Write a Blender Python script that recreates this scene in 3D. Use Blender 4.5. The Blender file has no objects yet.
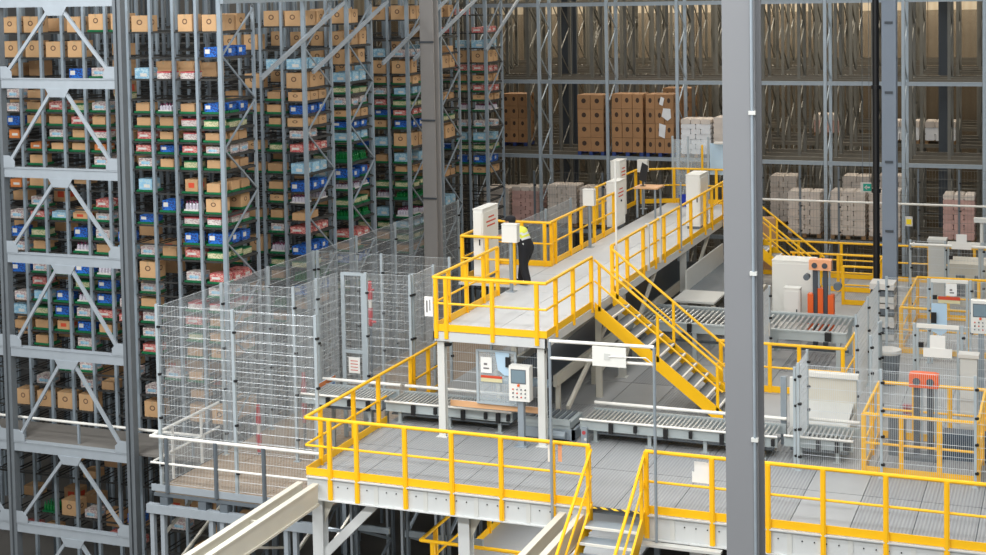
import bpy, math, random
from mathutils import Vector, Matrix
random.seed(7)
SC = bpy.context.scene
COL = SC.collection

# ------------------------------------------------------------------ camera
YAW, PITCH, ROLL, FPX, PPY, CAMZ = 0.3733118, 0.0554414, -0.0182443, 1500.778, 71.3297, 9.1
def cam_axes():
    r = Vector((math.cos(YAW), math.sin(YAW), 0)); f = Vector((-math.sin(YAW), math.cos(YAW), 0)); u = Vector((0, 0, 1))
    f2 = f * math.cos(PITCH) - u * math.sin(PITCH); u2 = u * math.cos(PITCH) + f * math.sin(PITCH)
    return r * math.cos(ROLL) + u2 * math.sin(ROLL), u2 * math.cos(ROLL) - r * math.sin(ROLL), f2
a, b, c = cam_axes()
cd = bpy.data.cameras.new('camera'); cam = bpy.data.objects.new('camera', cd); COL.objects.link(cam)
cam.matrix_world = Matrix(((a.x, b.x, -c.x, 0), (a.y, b.y, -c.y, 0), (a.z, b.z, -c.z, CAMZ), (0, 0, 0, 1)))
cd.sensor_width = 36; cd.lens = FPX / 986 * 36; cd.shift_y = -(277.5 - PPY) / 986; cd.clip_end = 300
SC.camera = cam

# ------------------------------------------------------------------ light
W = bpy.data.worlds.new('hall_ambient'); SC.world = W; W.use_nodes = True
W.node_tree.nodes['Background'].inputs[0].default_value = (0.93, 0.97, 1, 1)
W.node_tree.nodes['Background'].inputs[1].default_value = 0.5
def strip(x, y, sx, sy, power, z=13.6, col=(.97, .985, 1)):
    l = bpy.data.lights.new('unseen_strip_light', 'AREA'); l.shape = 'RECTANGLE'; l.size = sx; l.size_y = sy; l.energy = power; l.color = col
    o = bpy.data.objects.new('unseen_strip_light', l); COL.objects.link(o); o.location = (x, y, z)
for x in (-15, -9, -3, 3):
    strip(x, 32, 1.2, 30, 640)
strip(-21, 20, 1.2, 10, 1500); strip(-8, 18, 14, 1.2, 900)
strip(-18, 9.5, 12, 1.4, 2700); strip(-3, 9.5, 14, 1.4, 2300)  # unseen strips added towards the camera to brighten upright faces
strip(-9.6, 27.6, .3, 4, 90, -.62); strip(-14.6, 26.7, .3, 2, 16, -1.6)  # unseen lights added below the deck to lift its darkness
strip(-12, 51.8, 22, .8, 1500, col=(1, .9, .76))
strip(-12, 63.6, 26, .6, 3200, col=(1, .93, .82))
strip(-12, 57.5, 22, .8, 1300, col=(1, .9, .76))
SC.view_settings.view_transform = 'Standard'; SC.view_settings.look = 'None'
SC.view_settings.exposure = 0.2; SC.view_settings.gamma = 1; SC.view_settings.use_curve_mapping = False

# ------------------------------------------------------------------ materials
def lin(c):
    return tuple((v / 255 / 12.92) if v <= 10 else ((v / 255 + .055) / 1.055) ** 2.4 for v in c) + (1,)
MATS = {}
def mat(name, rgb, rough=.5, metal=0.0, var=.12, scale=3.0, rnd=0.0, bump=0.0, kind=None, rgb2=None, alpha=1.0, ring=(.135, .038)):
    m = bpy.data.materials.new(name); m.use_nodes = True; nt = m.node_tree; N = nt.nodes; L = nt.links
    p = N['Principled BSDF']; p.inputs['Roughness'].default_value = rough; p.inputs['Metallic'].default_value = metal
    tc = N.new('ShaderNodeTexCoord')
    no = N.new('ShaderNodeTexNoise'); no.inputs['Scale'].default_value = scale; no.inputs['Detail'].default_value = 5
    L.new(tc.outputs['Object'], no.inputs['Vector'])
    mp = N.new('ShaderNodeMapRange'); mp.inputs['To Min'].default_value = 1 - var; mp.inputs['To Max'].default_value = 1 + var
    L.new(no.outputs['Fac'], mp.inputs['Value'])
    hs = N.new('ShaderNodeHueSaturation'); hs.inputs['Color'].default_value = lin(rgb)
    val = mp.outputs['Result']
    if rnd:
        oi = N.new('ShaderNodeObjectInfo'); mr = N.new('ShaderNodeMapRange')
        mr.inputs['To Min'].default_value = 1 - rnd; mr.inputs['To Max'].default_value = 1 + rnd
        L.new(oi.outputs['Random'], mr.inputs['Value'])
        mu = N.new('ShaderNodeMath'); mu.operation = 'MULTIPLY'; L.new(val, mu.inputs[0]); L.new(mr.outputs['Result'], mu.inputs[1]); val = mu.outputs[0]
    L.new(val, hs.inputs['Value'])
    out = hs.outputs['Color']
    if kind == 'print':                       # printed ring emblem and text line on the carton face
        vm = N.new('ShaderNodeVectorMath'); vm.operation = 'SUBTRACT'; vm.inputs[1].default_value = (.5, .5, .58); L.new(tc.outputs['Generated'], vm.inputs[0])
        sx = N.new('ShaderNodeSeparateXYZ'); L.new(vm.outputs[0], sx.inputs[0])
        mn = N.new('ShaderNodeMath'); mn.operation = 'MINIMUM'
        ax = N.new('ShaderNodeMath'); ax.operation = 'ABSOLUTE'; L.new(sx.outputs[0], ax.inputs[0])
        ay = N.new('ShaderNodeMath'); ay.operation = 'ABSOLUTE'; L.new(sx.outputs[1], ay.inputs[0])
        L.new(ax.outputs[0], mn.inputs[0]); L.new(ay.outputs[0], mn.inputs[1])
        cb = N.new('ShaderNodeCombineXYZ'); L.new(mn.outputs[0], cb.inputs[0]); L.new(sx.outputs[2], cb.inputs[1])
        ln = N.new('ShaderNodeVectorMath'); ln.operation = 'LENGTH'; L.new(cb.outputs[0], ln.inputs[0])
        s1 = N.new('ShaderNodeMath'); s1.operation = 'SUBTRACT'; s1.inputs[1].default_value = ring[0]; L.new(ln.outputs['Value'], s1.inputs[0])
        s2 = N.new('ShaderNodeMath'); s2.operation = 'ABSOLUTE'; L.new(s1.outputs[0], s2.inputs[0])
        s3 = N.new('ShaderNodeMath'); s3.operation = 'LESS_THAN'; s3.inputs[1].default_value = ring[1]; L.new(s2.outputs[0], s3.inputs[0])
        mx = N.new('ShaderNodeMix'); mx.data_type = 'RGBA'; L.new(s3.outputs[0], mx.inputs[0]); L.new(out, mx.inputs[6]); mx.inputs[7].default_value = lin(rgb2); out = mx.outputs[2]
    if kind == 'mottle':                      # printed product wrapping: broken patches of a second colour
        vo = N.new('ShaderNodeTexVoronoi'); vo.inputs['Scale'].default_value = 9; vo.feature = 'F1'; L.new(tc.outputs['Generated'], vo.inputs['Vector'])
        sp = N.new('ShaderNodeSeparateColor'); L.new(vo.outputs['Color'], sp.inputs[0])
        gt = N.new('ShaderNodeMath'); gt.operation = 'GREATER_THAN'; gt.inputs[1].default_value = .58; L.new(sp.outputs[0], gt.inputs[0])
        mx = N.new('ShaderNodeMix'); mx.data_type = 'RGBA'; L.new(gt.outputs[0], mx.inputs[0]); L.new(out, mx.inputs[6]); mx.inputs[7].default_value = lin(rgb2); out = mx.outputs[2]
    if kind in ('grate', 'ribs', 'hazard', 'wood', 'stripes'):
        wv = N.new('ShaderNodeTexWave'); wv.wave_type = 'BANDS'
        wv.bands_direction = {'hazard': 'DIAGONAL', 'wood': 'Y'}.get(kind, 'X')
        wv.inputs['Scale'].default_value = {'grate': 5.2, 'ribs': 1.1, 'hazard': 3.2, 'wood': 1.6, 'stripes': 6}[kind]
        wv.inputs['Distortion'].default_value = 6 if kind == 'wood' else 0
        L.new(tc.outputs['Object'], wv.inputs['Vector'])
        mx = N.new('ShaderNodeMix'); mx.data_type = 'RGBA'
        f = N.new('ShaderNodeMath'); f.operation = 'GREATER_THAN' if kind == 'hazard' else 'MULTIPLY'; f.inputs[1].default_value = .5 if kind == 'hazard' else .8
        L.new(wv.outputs['Fac'], f.inputs[0]); L.new(f.outputs[0], mx.inputs[0]); L.new(out, mx.inputs[6]); mx.inputs[7].default_value = lin(rgb2); out = mx.outputs[2]
        if kind != 'hazard':
            bp = N.new('ShaderNodeBump'); bp.inputs['Strength'].default_value = .3; bp.inputs['Distance'].default_value = .02
            L.new(wv.outputs['Fac'], bp.inputs['Height']); L.new(bp.outputs['Normal'], p.inputs['Normal'])
    elif bump:
        bp = N.new('ShaderNodeBump'); bp.inputs['Strength'].default_value = bump; bp.inputs['Distance'].default_value = .03
        L.new(no.outputs['Fac'], bp.inputs['Height']); L.new(bp.outputs['Normal'], p.inputs['Normal'])
    L.new(out, p.inputs['Base Color'])
    if alpha < 1:
        p.inputs['Alpha'].default_value = alpha
    MATS[name] = m
    return m
mat('yellow', (252, 192, 10), .42, 0, .06, 2)
mat('galv', (150, 160, 167), .45, .25, .12, 6)
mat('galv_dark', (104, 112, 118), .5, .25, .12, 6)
mat('truss', (164, 172, 178), .45, .2, .1, 5)
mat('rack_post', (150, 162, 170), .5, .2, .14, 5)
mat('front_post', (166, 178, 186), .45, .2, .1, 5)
mat('far_beam_dimmed', (104, 98, 86), .6, .1, .15, 5)  # dim light of the rear rows put into a browner, darker colour
mat('far_post', (112, 110, 102), .5, .2, .14, 5)  # blue-grey uprights browned, carrying the dim rear light in the colour
mat('shelf_steel', (66, 66, 64), .5, .3, .2, 6)
mat('white_steel', (214, 214, 208), .45, 0, .06, 3)
mat('cream_steel', (208, 203, 188), .5, 0, .06, 3)
mat('white_tube', (232, 229, 220), .4, 0, .04, 3)
mat('grey_column', (126, 127, 129), .55, 0, .04, 1.2)
mat('blue_column', (128, 138, 150), .5, .1, .06, 2)
mat('old_column', (150, 146, 142), .6, 0, .1, 2)
mat('dark_column', (70, 76, 82), .6, 0, .1, 2)
mat('wire', (206, 211, 213), .4, .3, .05, 4)
mat('wire_dim', (120, 120, 114), .5, .3, .05, 4)
mat('fence_post', (176, 186, 190), .45, .15, .08, 4)
mat('black', (22, 22, 24), .5, 0, .1, 5)
mat('rubber', (34, 34, 36), .7, 0, .1, 5)
mat('deck_near', (158, 160, 160), .6, .05, .1, 1.5, rnd=.03, kind='grate', rgb2=(140, 141, 142))
mat('deck_plain', (166, 167, 166), .6, .05, .1, 1.2, rnd=.05)
mat('deck_upper', (196, 197, 196), .6, 0, .08, 1.2, rnd=.04)
mat('concrete', (118, 114, 108), .8, 0, .15, .6)
mat('plywood', (166, 150, 132), .7, 0, .12, 1.5, rnd=.06, kind='wood', rgb2=(160, 140, 120))
mat('wall', (176, 164, 142), .85, 0, .08, .5, rnd=.03, kind='ribs', rgb2=(168, 152, 128))
mat('wall_grey', (120, 122, 124), .8, 0, .1, .5)
mat('carton', (190, 150, 108), .75, 0, .1, 4, rnd=.16)
mat('carton_print', (200, 160, 116), .75, 0, .08, 4, rnd=.12, kind='print', rgb2=(112, 84, 62))
mat('tape', (184, 154, 116), .4, 0, .05, 4)
mat('blue', (36, 108, 196), .45, 0, .1, 4, rnd=.15, kind='mottle', rgb2=(40, 60, 120))
mat('pale_blue', (138, 184, 208), .45, 0, .08, 4, rnd=.12, kind='mottle', rgb2=(176, 204, 214))
mat('white_card', (214, 210, 202), .6, 0, .08, 4, rnd=.1)
mat('white_print', (212, 204, 196), .6, 0, .08, 4, rnd=.1, kind='mottle', rgb2=(176, 150, 150))
mat('red', (184, 66, 70), .5, 0, .12, 4, rnd=.2)
mat('red_print', (188, 84, 86), .5, 0, .12, 4, rnd=.2, kind='mottle', rgb2=(214, 164, 150))
mat('orange', (206, 124, 66), .5, 0, .1, 4, rnd=.12)
mat('cream', (208, 198, 156), .6, 0, .1, 4, rnd=.12)
mat('cream_print', (204, 196, 158), .6, 0, .1, 4, rnd=.12, kind='mottle', rgb2=(150, 160, 116))
mat('tray_green', (14, 108, 64), .5, 0, .12, 5, rnd=.15)
mat('glass_green', (20, 110, 52), .25, 0, .1, 5)
mat('bottle', (196, 190, 200), .3, 0, .1, 5, rnd=.1)
mat('bottle_cap', (126, 52, 88), .4, 0, .1, 5, rnd=.2)
mat('cabinet', (232, 230, 222), .4, 0, .03, 2)
mat('cabinet_grey', (206, 206, 200), .45, 0, .03, 2)  # greyer off-white for plates, clamps and covers
mat('panel_screen', (120, 140, 150), .2, 0, .05, 8)
mat('paper', (240, 238, 232), .7, 0, .02, 3)
mat('ink', (120, 118, 116), .7, 0, .05, 3)
mat('red_ink', (206, 74, 44), .6, 0, .05, 3)
mat('sign_yellow', (244, 214, 30), .5, 0, .03, 3)
mat('sign_green', (22, 148, 128), .4, 0, .03, 3)
mat('machine_orange', (230, 98, 36), .45, 0, .06, 3)
mat('machine_peach', (248, 176, 130), .5, 0, .04, 3)
mat('lens_blue', (186, 212, 230), .35, 0, .04, 3)
mat('dark_blue', (58, 76, 92), .35, .1, .1, 2)
mat('crate_blue', (20, 52, 178), .45, 0, .06, 3)
mat('desk_wood', (222, 172, 126), .55, 0, .08, 3)
mat('wood_pallet', (150, 116, 78), .8, 0, .15, 5)
mat('pallet_blue', (40, 62, 120), .6, 0, .1, 5)
mat('sack', (206, 194, 182), .5, 0, .12, 4, rnd=.1)
mat('sack_pink', (196, 158, 148), .5, 0, .12, 4, rnd=.1)
mat('wrap', (226, 226, 226), .3, 0, .1, 6)
mat('steel_roller', (186, 188, 186), .35, .5, .08, 6)
mat('conveyor_grey', (170, 178, 178), .45, .1, .08, 4)
mat('hazard', (246, 200, 24), .6, 0, .04, 3, kind='hazard', rgb2=(24, 24, 22))
mat('clear', (226, 236, 240), .08, 0, .02, 2, alpha=.22)
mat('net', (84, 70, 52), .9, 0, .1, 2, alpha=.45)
mat('carton_pallet', (158, 118, 80), .75, 0, .1, 4, rnd=.1, kind='print', rgb2=(62, 44, 32), ring=(.09, .085))
mat('truss_column', (112, 118, 122), .5, .2, .12, 5)
mat('skin', (196, 150, 122), .55, 0, .05, 8)
mat('cloth_black', (26, 26, 30), .85, 0, .2, 10)
mat('vest', (222, 226, 74), .6, 0, .06, 8)
mat('reflective', (216, 218, 216), .35, 0, .03, 8)
mat('beam_white', (206, 208, 206), .45, 0, .05, 2)

# ------------------------------------------------------------------ builders
class MB:
    def __init__(s): s.v = []; s.f = []; s.mi = []
    def _add(s, vs, fs, m=0):
        o = len(s.v); s.v += [tuple(q) for q in vs]; s.f += [tuple(i + o for i in f) for f in fs]; s.mi += [m] * len(fs); return s
    def box(s, x0, y0, z0, x1, y1, z1, m=0):
        return s._add([(x0, y0, z0), (x1, y0, z0), (x1, y1, z0), (x0, y1, z0), (x0, y0, z1), (x1, y0, z1), (x1, y1, z1), (x0, y1, z1)],
                      [(0, 3, 2, 1), (4, 5, 6, 7), (0, 1, 5, 4), (1, 2, 6, 5), (2, 3, 7, 6), (3, 0, 4, 7)], m)
    def cbox(s, x, y, z, w, d, h, m=0):         # centred in x, y; z is the base
        return s.box(x - w / 2, y - d / 2, z, x + w / 2, y + d / 2, z + h, m)
    def bar(s, p, q, w, h=None, m=0):
        p = Vector(p); q = Vector(q); h = h or w; d = (q - p).normalized()
        up = Vector((0, 0, 1)) if abs(d.z) < .95 else Vector((0, 1, 0))
        sd = d.cross(up).normalized() * w / 2; u = sd.cross(d).normalized() * h / 2
        vs = [e + i * sd + j * u for e in (p, q) for i, j in ((-1, -1), (1, -1), (1, 1), (-1, 1))]
        return s._add(vs, [(0, 1, 2, 3), (7, 6, 5, 4), (0, 4, 5, 1), (1, 5, 6, 2), (2, 6, 7, 3), (3, 7, 4, 0)], m)
    def tube(s, p, q, r, n=8, m=0, r2=None):
        p = Vector(p); q = Vector(q); d = (q - p).normalized(); r2 = r if r2 is None else r2
        up = Vector((0, 0, 1)) if abs(d.z) < .95 else Vector((0, 1, 0))
        sd = d.cross(up).normalized(); u = sd.cross(d)
        vs = [p + (sd * math.cos(t) + u * math.sin(t)) * r for t in [2 * math.pi * i / n for i in range(n)]] + \
             [q + (sd * math.cos(t) + u * math.sin(t)) * r2 for t in [2 * math.pi * i / n for i in range(n)]]
        return s._add(vs, [(i, (i + 1) % n, (i + 1) % n + n, i + n) for i in range(n)] + [tuple(range(n - 1, -1, -1)), tuple(range(n, 2 * n))], m)
    def lathe(s, c, prof, n=8, m=0):
        x, y, z = c; vs = []
        for r, h in prof: vs += [(x + r * math.cos(2 * math.pi * i / n), y + r * math.sin(2 * math.pi * i / n), z + h) for i in range(n)]
        k = len(prof)
        fs = [(j * n + i, j * n + (i + 1) % n, (j + 1) * n + (i + 1) % n, (j + 1) * n + i) for j in range(k - 1) for i in range(n)]
        return s._add(vs, fs + [tuple(range(n - 1, -1, -1)), tuple(range((k - 1) * n, k * n))], m)
    def prism(s, pts, axis, a0, a1, m=0):        # polygon in the plane normal to axis, extruded from a0 to a1
        n = len(pts)
        def P(u, v, t): return (t, u, v) if axis == 'x' else (u, t, v) if axis == 'y' else (u, v, t)
        vs = [P(u, v, a0) for u, v in pts] + [P(u, v, a1) for u, v in pts]
        return s._add(vs, [tuple(range(n)), tuple(range(2 * n - 1, n - 1, -1))] + [(i, i + n, (i + 1) % n + n, (i + 1) % n) for i in range(n)], m)
    def mesh(s, name, mats, off=(0, 0, 0), smooth=False):
        me = bpy.data.meshes.new(name)
        me.from_pydata([(x - off[0], y - off[1], z - off[2]) for x, y, z in s.v], [], s.f)
        for m in ([mats] if isinstance(mats, str) else mats): me.materials.append(MATS[m])
        if any(s.mi): me.polygons.foreach_set('material_index', s.mi)
        if smooth: me.polygons.foreach_set('use_smooth', [True] * len(me.polygons))
        me.validate(); me.update()
        return me
OFF = {}
LABELS = {}
def tag(o, label, cat, group=None):
    o['label'] = label; o['category'] = cat
    if group: o['group'] = group
    LABELS.setdefault(label, []).append(o.name)
def thing(name, label, cat, loc=(0, 0, 0), group=None, kind=None):
    o = bpy.data.objects.new(name, None); COL.objects.link(o); o.location = loc; o.empty_display_size = .2
    OFF[o.name] = loc
    if kind: o['kind'] = kind
    if label: tag(o, label, cat, group)
    return o
def part(name, mb, mats, parent, label=None, kind=None, smooth=False):
    off = OFF[parent.name]
    o = bpy.data.objects.new(name, mb.mesh(name, mats, off, smooth)); COL.objects.link(o); o.parent = parent
    OFF[o.name] = off
    if label: o['label'] = label
    if kind: o['kind'] = kind
    return o
def single(name, mb, mats, label, cat, loc, group=None, smooth=False):
    o = bpy.data.objects.new(name, mb.mesh(name, mats, loc, smooth)); COL.objects.link(o); o.location = loc; OFF[o.name] = loc
    tag(o, label, cat, group); return o
def struct(name, mb, mats, label, cat):
    o = bpy.data.objects.new(name, mb.mesh(name, mats)); COL.objects.link(o); OFF[o.name] = (0, 0, 0)
    o['kind'] = 'structure'; tag(o, label, cat); return o
def inst(me, name, loc, parent=None, scale=(1, 1, 1), rz=0):
    o = bpy.data.objects.new(name, me); COL.objects.link(o)
    if parent is not None:
        off = OFF[parent.name]; o.parent = parent; o.location = (loc[0] - off[0], loc[1] - off[1], loc[2] - off[2])
    else: o.location = loc
    o.scale = scale; o.rotation_euler[2] = rz
    return o
ORD = 'first second third fourth fifth sixth seventh eighth ninth tenth eleventh twelfth thirteenth fourteenth fifteenth sixteenth seventeenth eighteenth nineteenth twentieth twenty-first twenty-second twenty-third twenty-fourth twenty-fifth twenty-sixth twenty-seventh twenty-eighth'.split()
GZ = -5.5                                     # ground floor below the mezzanine; mezzanine deck is z = 0

# ------------------------------------------------------------------ the hall
struct('floor', MB().box(-34, 8, GZ - .2, 14, 66, GZ), 'concrete', 'dim concrete ground floor under the racks and the deck', 'floor')
struct('ceiling', MB().box(-34, 8, 15, 14, 66, 15.2), 'wall_grey', 'grey hall ceiling high above the racks', 'ceiling')
struct('wall_left', MB().box(-34.2, 8, GZ, -34, 66, 15), 'wall_grey', 'grey hall wall behind the tray racks', 'wall')
struct('wall_right', MB().box(14, 8, GZ, 14.2, 66, 15), 'wall_grey', 'grey hall wall far to the right', 'wall')
wb = thing('wall_back', 'beige ribbed wall panels behind the tall pallet racks', 'wall', (0, 66, 0), kind='structure')
part('wall_core', MB().box(-34, 66.1, GZ, 14, 66.4, 15), 'wall', wb)
pm = MB().box(-.985, -.1, GZ, .985, .1, 15).mesh('wall_panel', 'wall')
for i in range(24): inst(pm, 'wall_panel', (-33 + 2 * i, 66, 0), wb)

# main mezzanine deck: panels laid on a sheet
dk = thing('floor_mezzanine', 'grey metal plank deck carrying conveyors and yellow railings', 'floor', (0, 0, 0), kind='structure')
part('deck_sheet', MB().box(-13.55, 24.62, -.1, 6, 47.4, -.02), 'galv_dark', dk)
pmn = MB().box(-.492, -1.0, -.02, .492, 1.0, 0).mesh('deck_panel', 'deck_near')
pmp = MB().box(-.492, -1.0, -.02, .492, 1.0, 0).mesh('deck_panel', 'deck_plain')
k = 0
for i in range(19):
    for j in range(11):
        x = -13.05 + i; y = 25.66 + 2.03 * j
        plain = (j > 2 and (i * 7 + j * 3) % 4) or i == 9
        inst(pmp if plain else pmn, 'deck_panel', (x, y, 0), dk)

# plywood platform on the left, one metre lower
pl = thing('floor_platform', 'lower plywood platform inside the mesh fence on the left', 'floor', (-15.6, 26, -1), kind='structure')
part('platform_sheet', MB().box(-17.55, 25.42, -1.1, -13.66, 42, -1.03), 'galv_dark', pl)
for i in range(5):
    for j in range(7):
        part('plywood_sheet', MB().box(-17.53 + .775 * i, 25.45 + 2.36 * j, -1.03, -17.53 + .775 * (i + 1) - .012, 25.45 + 2.36 * (j + 1) - .012, -1.0), 'plywood', pl)

# ------------------------------------------------------------------ guard rails
def railing(name, label, pts, z0, posts, toe=True, zdrop=0.0, m='yellow', h=1.09, pw=.085, hr=.034, mr=.024, ends=True, group=None, toeh=.14):
    """pts: polyline [(x,y)], posts: [(x,y)] upright positions"""
    r = thing(name, label, 'railing', (pts[0][0], pts[0][1], z0), group)
    for (x0, y0), (x1, y1) in zip(pts, pts[1:]):
        part('handrail', MB().tube((x0, y0, z0 + h), (x1, y1, z0 + h), hr, 10), m, r, smooth=False)
        part('mid_rail', MB().tube((x0, y0, z0 + h * .52), (x1, y1, z0 + h * .52), mr, 8), m, r)
        if toe: part('toe_board', MB().bar((x0, y0, z0 + .005 + toeh / 2), (x1, y1, z0 + .005 + toeh / 2), .018, toeh), m, r)
    for x, y in posts:
        part('post', MB().cbox(x, y, z0 - zdrop, pw, .05, h + zdrop).cbox(x, y - .028, z0 - zdrop, pw * .5, .012, h + zdrop - .02), m, r)
    return r
EY = 24.6
railing('guard_railing', 'yellow railing along the front of the left deck, from corner to stairs', [(-13.55, EY), (-7.95, EY)], 0,
        [(x, EY - .02) for x in (-13.05, -12.49, -11.5, -10.57, -9.61, -8.63, -7.97)], zdrop=.42)
lr = railing('guard_railing', 'yellow railing along the left deck edge, ending at the conveyor', [(-13.57, EY + .02), (-13.57, 28.15)], 0,
        [(-13.57, y) for y in (25.22, 26.62, 27.77)])
railing('guard_railing', 'long yellow railing in front of the right deck beyond the stairs', [(-6.95, EY), (5.5, EY)], 0,
        [(x, EY - .02) for x in (-6.93, -5.78, -4.83, -3.92, -2.91, -1.96, -1, 0, 1, 2, 3, 4, 5)], zdrop=.42)
part('handrail', MB().tube((-13.57, 28.15, 1.09), (-13.56, 29.28, 1.09), .034, 10), 'yellow', lr)
railing('guard_railing', 'yellow railing left of the upper deck, beyond the conveyor end', [(-13.55, 29.3), (-13.55, 31.25)], 0, [(-13.55, 29.35), (-13.55, 29.5), (-13.55, 30.3), (-13.55, 31.2)])
# sheets hanging on the rails
single('paper_sheet', MB().box(-6.1, EY + .045, .62, -5.83, EY + .055, .98).box(-6.14, EY + .045, .62, -6.1, EY + .055, .8), 'paper', 'blank white sheet hung on the right front railing near the grey column', 'sheet', (-6, EY + .05, .8))
single('paper_sheet', MB().box(-8.74, EY + .034, .72, -8.66, EY + .044, 1.1), 'paper', 'narrow white sheet hung on the left front railing by the frame post', 'sheet', (-8.7, EY + .045, .85))
single('paper_sheet', MB().box(-8.55, EY + .034, .74, -8.48, EY + .044, 1.1), 'machine_peach', 'narrow peach sheet hung on the left front railing by the frame post', 'sheet', (-8.5, EY + .045, .85))

# edge beams with bolts
def edge_beam(x0, x1, label):
    r = thing('edge_beam', label, 'beam', (x0, EY, -.44))
    mb = MB().box(x0, EY - .0, -.43, x1, EY + .02, -.01)
    mb.box(x0, EY - .05, -.035, x1, EY + .12, -.012); mb.box(x0, EY - .06, -.445, x1, EY + .12, -.425)
    part('channel', mb, 'beam_white', r)
    x = x0 + .45; i = 0
    while x < x1 - .1:
        if (i % 5): part('bolt', MB().tube((x, EY - .012, -.17), (x, EY, -.17), .013, 6), 'black', r)
        else: part('stiffener', MB().box(x - .05, EY - .012, -.42, x + .03, EY, -.04), 'cabinet_grey', r)
        x += .2; i += 1
edge_beam(-13.55, -7.98, 'off-white channel beam under the left front railing')
edge_beam(-6.92, 5.5, 'off-white channel beam under the right front railing')

# deck columns below
def deck_column(x, y, label, brace=True):
    r = thing('deck_column', label, 'column', (x, y, GZ))
    part('shaft', MB().box(x - .11, y - .11, GZ, x + .11, y - .085, -.45).box(x - .11, y + .085, GZ, x + .11, y + .11, -.45).box(x - .015, y - .09, GZ, x + .015, y + .09, -.45), 'beam_white', r)
    part('base_plate', MB().cbox(x, y, GZ, .36, .36, .02), 'beam_white', r)
    part('gusset', MB().prism([(x + .1, -.46), (x + .34, -.46), (x + .1, -.95)], 'y', y - .01, y + .01), 'cream_steel', r)
    if brace: part('diagonal_brace', MB().bar((x + .1, y, -1.55), (x + 1.15, y, -.5), .13, .17), 'beam_white', r)
deck_column(-13.4, 24.8, 'off-white steel column with diagonal brace under the left deck corner')
deck_column(-10.43, 24.85, 'off-white steel column under the left deck beside the lower yellow railing', False)
deck_column(-6.2, 25.2, 'off-white steel column under the right deck behind the front stairs', False)
deck_column(-1.6, 25.2, 'off-white steel column under the right deck near the frame edge', False)

# twin rails running towards the viewer
def twin_beam(x, label):
    r = thing('twin_beam', label, 'beam', (x, 16, -.6))
    for dx in (0, .33):
        xx = x + dx
        part('channel', MB().box(xx - .05, 15, -.16, xx + .07, EY - .065, -.12).box(xx + .03, 15, -.5, xx + .05, EY - .065, -.16).box(xx - .02, 15, -.54, xx + .08, EY - .065, -.5), 'cream_steel', r)
    for y in (16, 18.2, 20.4, 22.6):
        part('spacer', MB().box(x + .06, y, -.45, x + .3, y + .04, -.2), 'cream_steel', r)
    part('hanger_leg', MB().cbox(x + .17, 15.5, GZ, .16, .16, -.55 - GZ), 'cream_steel', r)
twin_beam(-13.67, 'pair of cream channel beams running forward from the left deck corner')
twin_beam(-8.45, 'pair of cream channel beams beside the front stairs')

# ------------------------------------------------------------------ stairs down from the deck
def stair(name, label, top, bottom, width_axis, w0, w1, n, m_tread='deck_plain', hrail=1.02, hazard=False):
    """top, bottom = (horizontal coordinate, z); width_axis 'x' means the stair runs in y"""
    r = thing(name, label, 'stairs', (0, 0, 0)); 
    t0, z0 = top; t1, z1 = bottom
    P = (lambda t, w, z: (w, t, z)) if width_axis == 'x' else (lambda t, w, z: (t, w, z))
    for w in (w0, w1):
        q = .11
        pts = [(t0, z0 - .24), (t0, z0 + .1), (t1, z1 + .14), (t1, z1), (t1 - (t1 - t0) * .08, z1)]
        part('stringer', MB().prism([(a_, b_) for a_, b_ in pts], 'x' if width_axis == 'x' else 'y', w - .02, w + .02), 'yellow', r)
        part('handrail', MB().tube(P(t0, w, z0 + hrail), P(t1, w, z1 + hrail), .03, 8), 'yellow', r)
        part('mid_rail', MB().tube(P(t0, w, z0 + hrail * .55), P(t1, w, z1 + hrail * .55), .022, 8), 'yellow', r)
        for f in (.04, .5, .96):
            t = t0 + (t1 - t0) * f; z = z0 + (z1 - z0) * f
            part('post', MB().bar(P(t, w, z), P(t, w, z + hrail), .06, .04), 'yellow', r)
    for i in range(1, n):
        f = i / n; t = t0 + (t1 - t0) * f; z = z0 + (z1 - z0) * f; d = abs(t1 - t0) / n * .55
        s = 1 if t1 > t0 else -1
        lo, hi = sorted((t - s * d, t + s * d))
        tr = MB(); nz = MB()
        if width_axis == 'x':
            tr.box(w0 + .02, lo, z - .03, w1 - .02, hi, z); nz.box(w0 + .02, lo - .015, z - .035, w1 - .02, lo + .02, z + .004)
        else:
            tr.box(lo, w0 + .02, z - .03, hi, w1 - .02, z); nz.box(hi - .03, w0 + .02, z - .035, hi + .012, w1 - .02, z + .004)
        o = part('tread', tr, m_tread, r); part('nosing', nz, 'white_tube', o)
    if hazard: part('hazard_strip', MB().box(w0 + .03, t0 - .06, z0 + .001, w1 - .03, t0 + .03, z0 + .006), 'hazard', r)
    return r
stair('front_stairs', 'yellow stairs leading down towards the viewer from the deck gap', (EY, 0), (19.6, -3.1), 'x', -7.93, -6.97, 17, hazard=True, m_tread='galv')
stair('deck_stairs', 'yellow stairs with grey treads from the upper deck down to the right', (-9.72, 2.2), (-6.94, 0), 'y', 30.58, 31.92, 11, m_tread='galv_dark')

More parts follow.
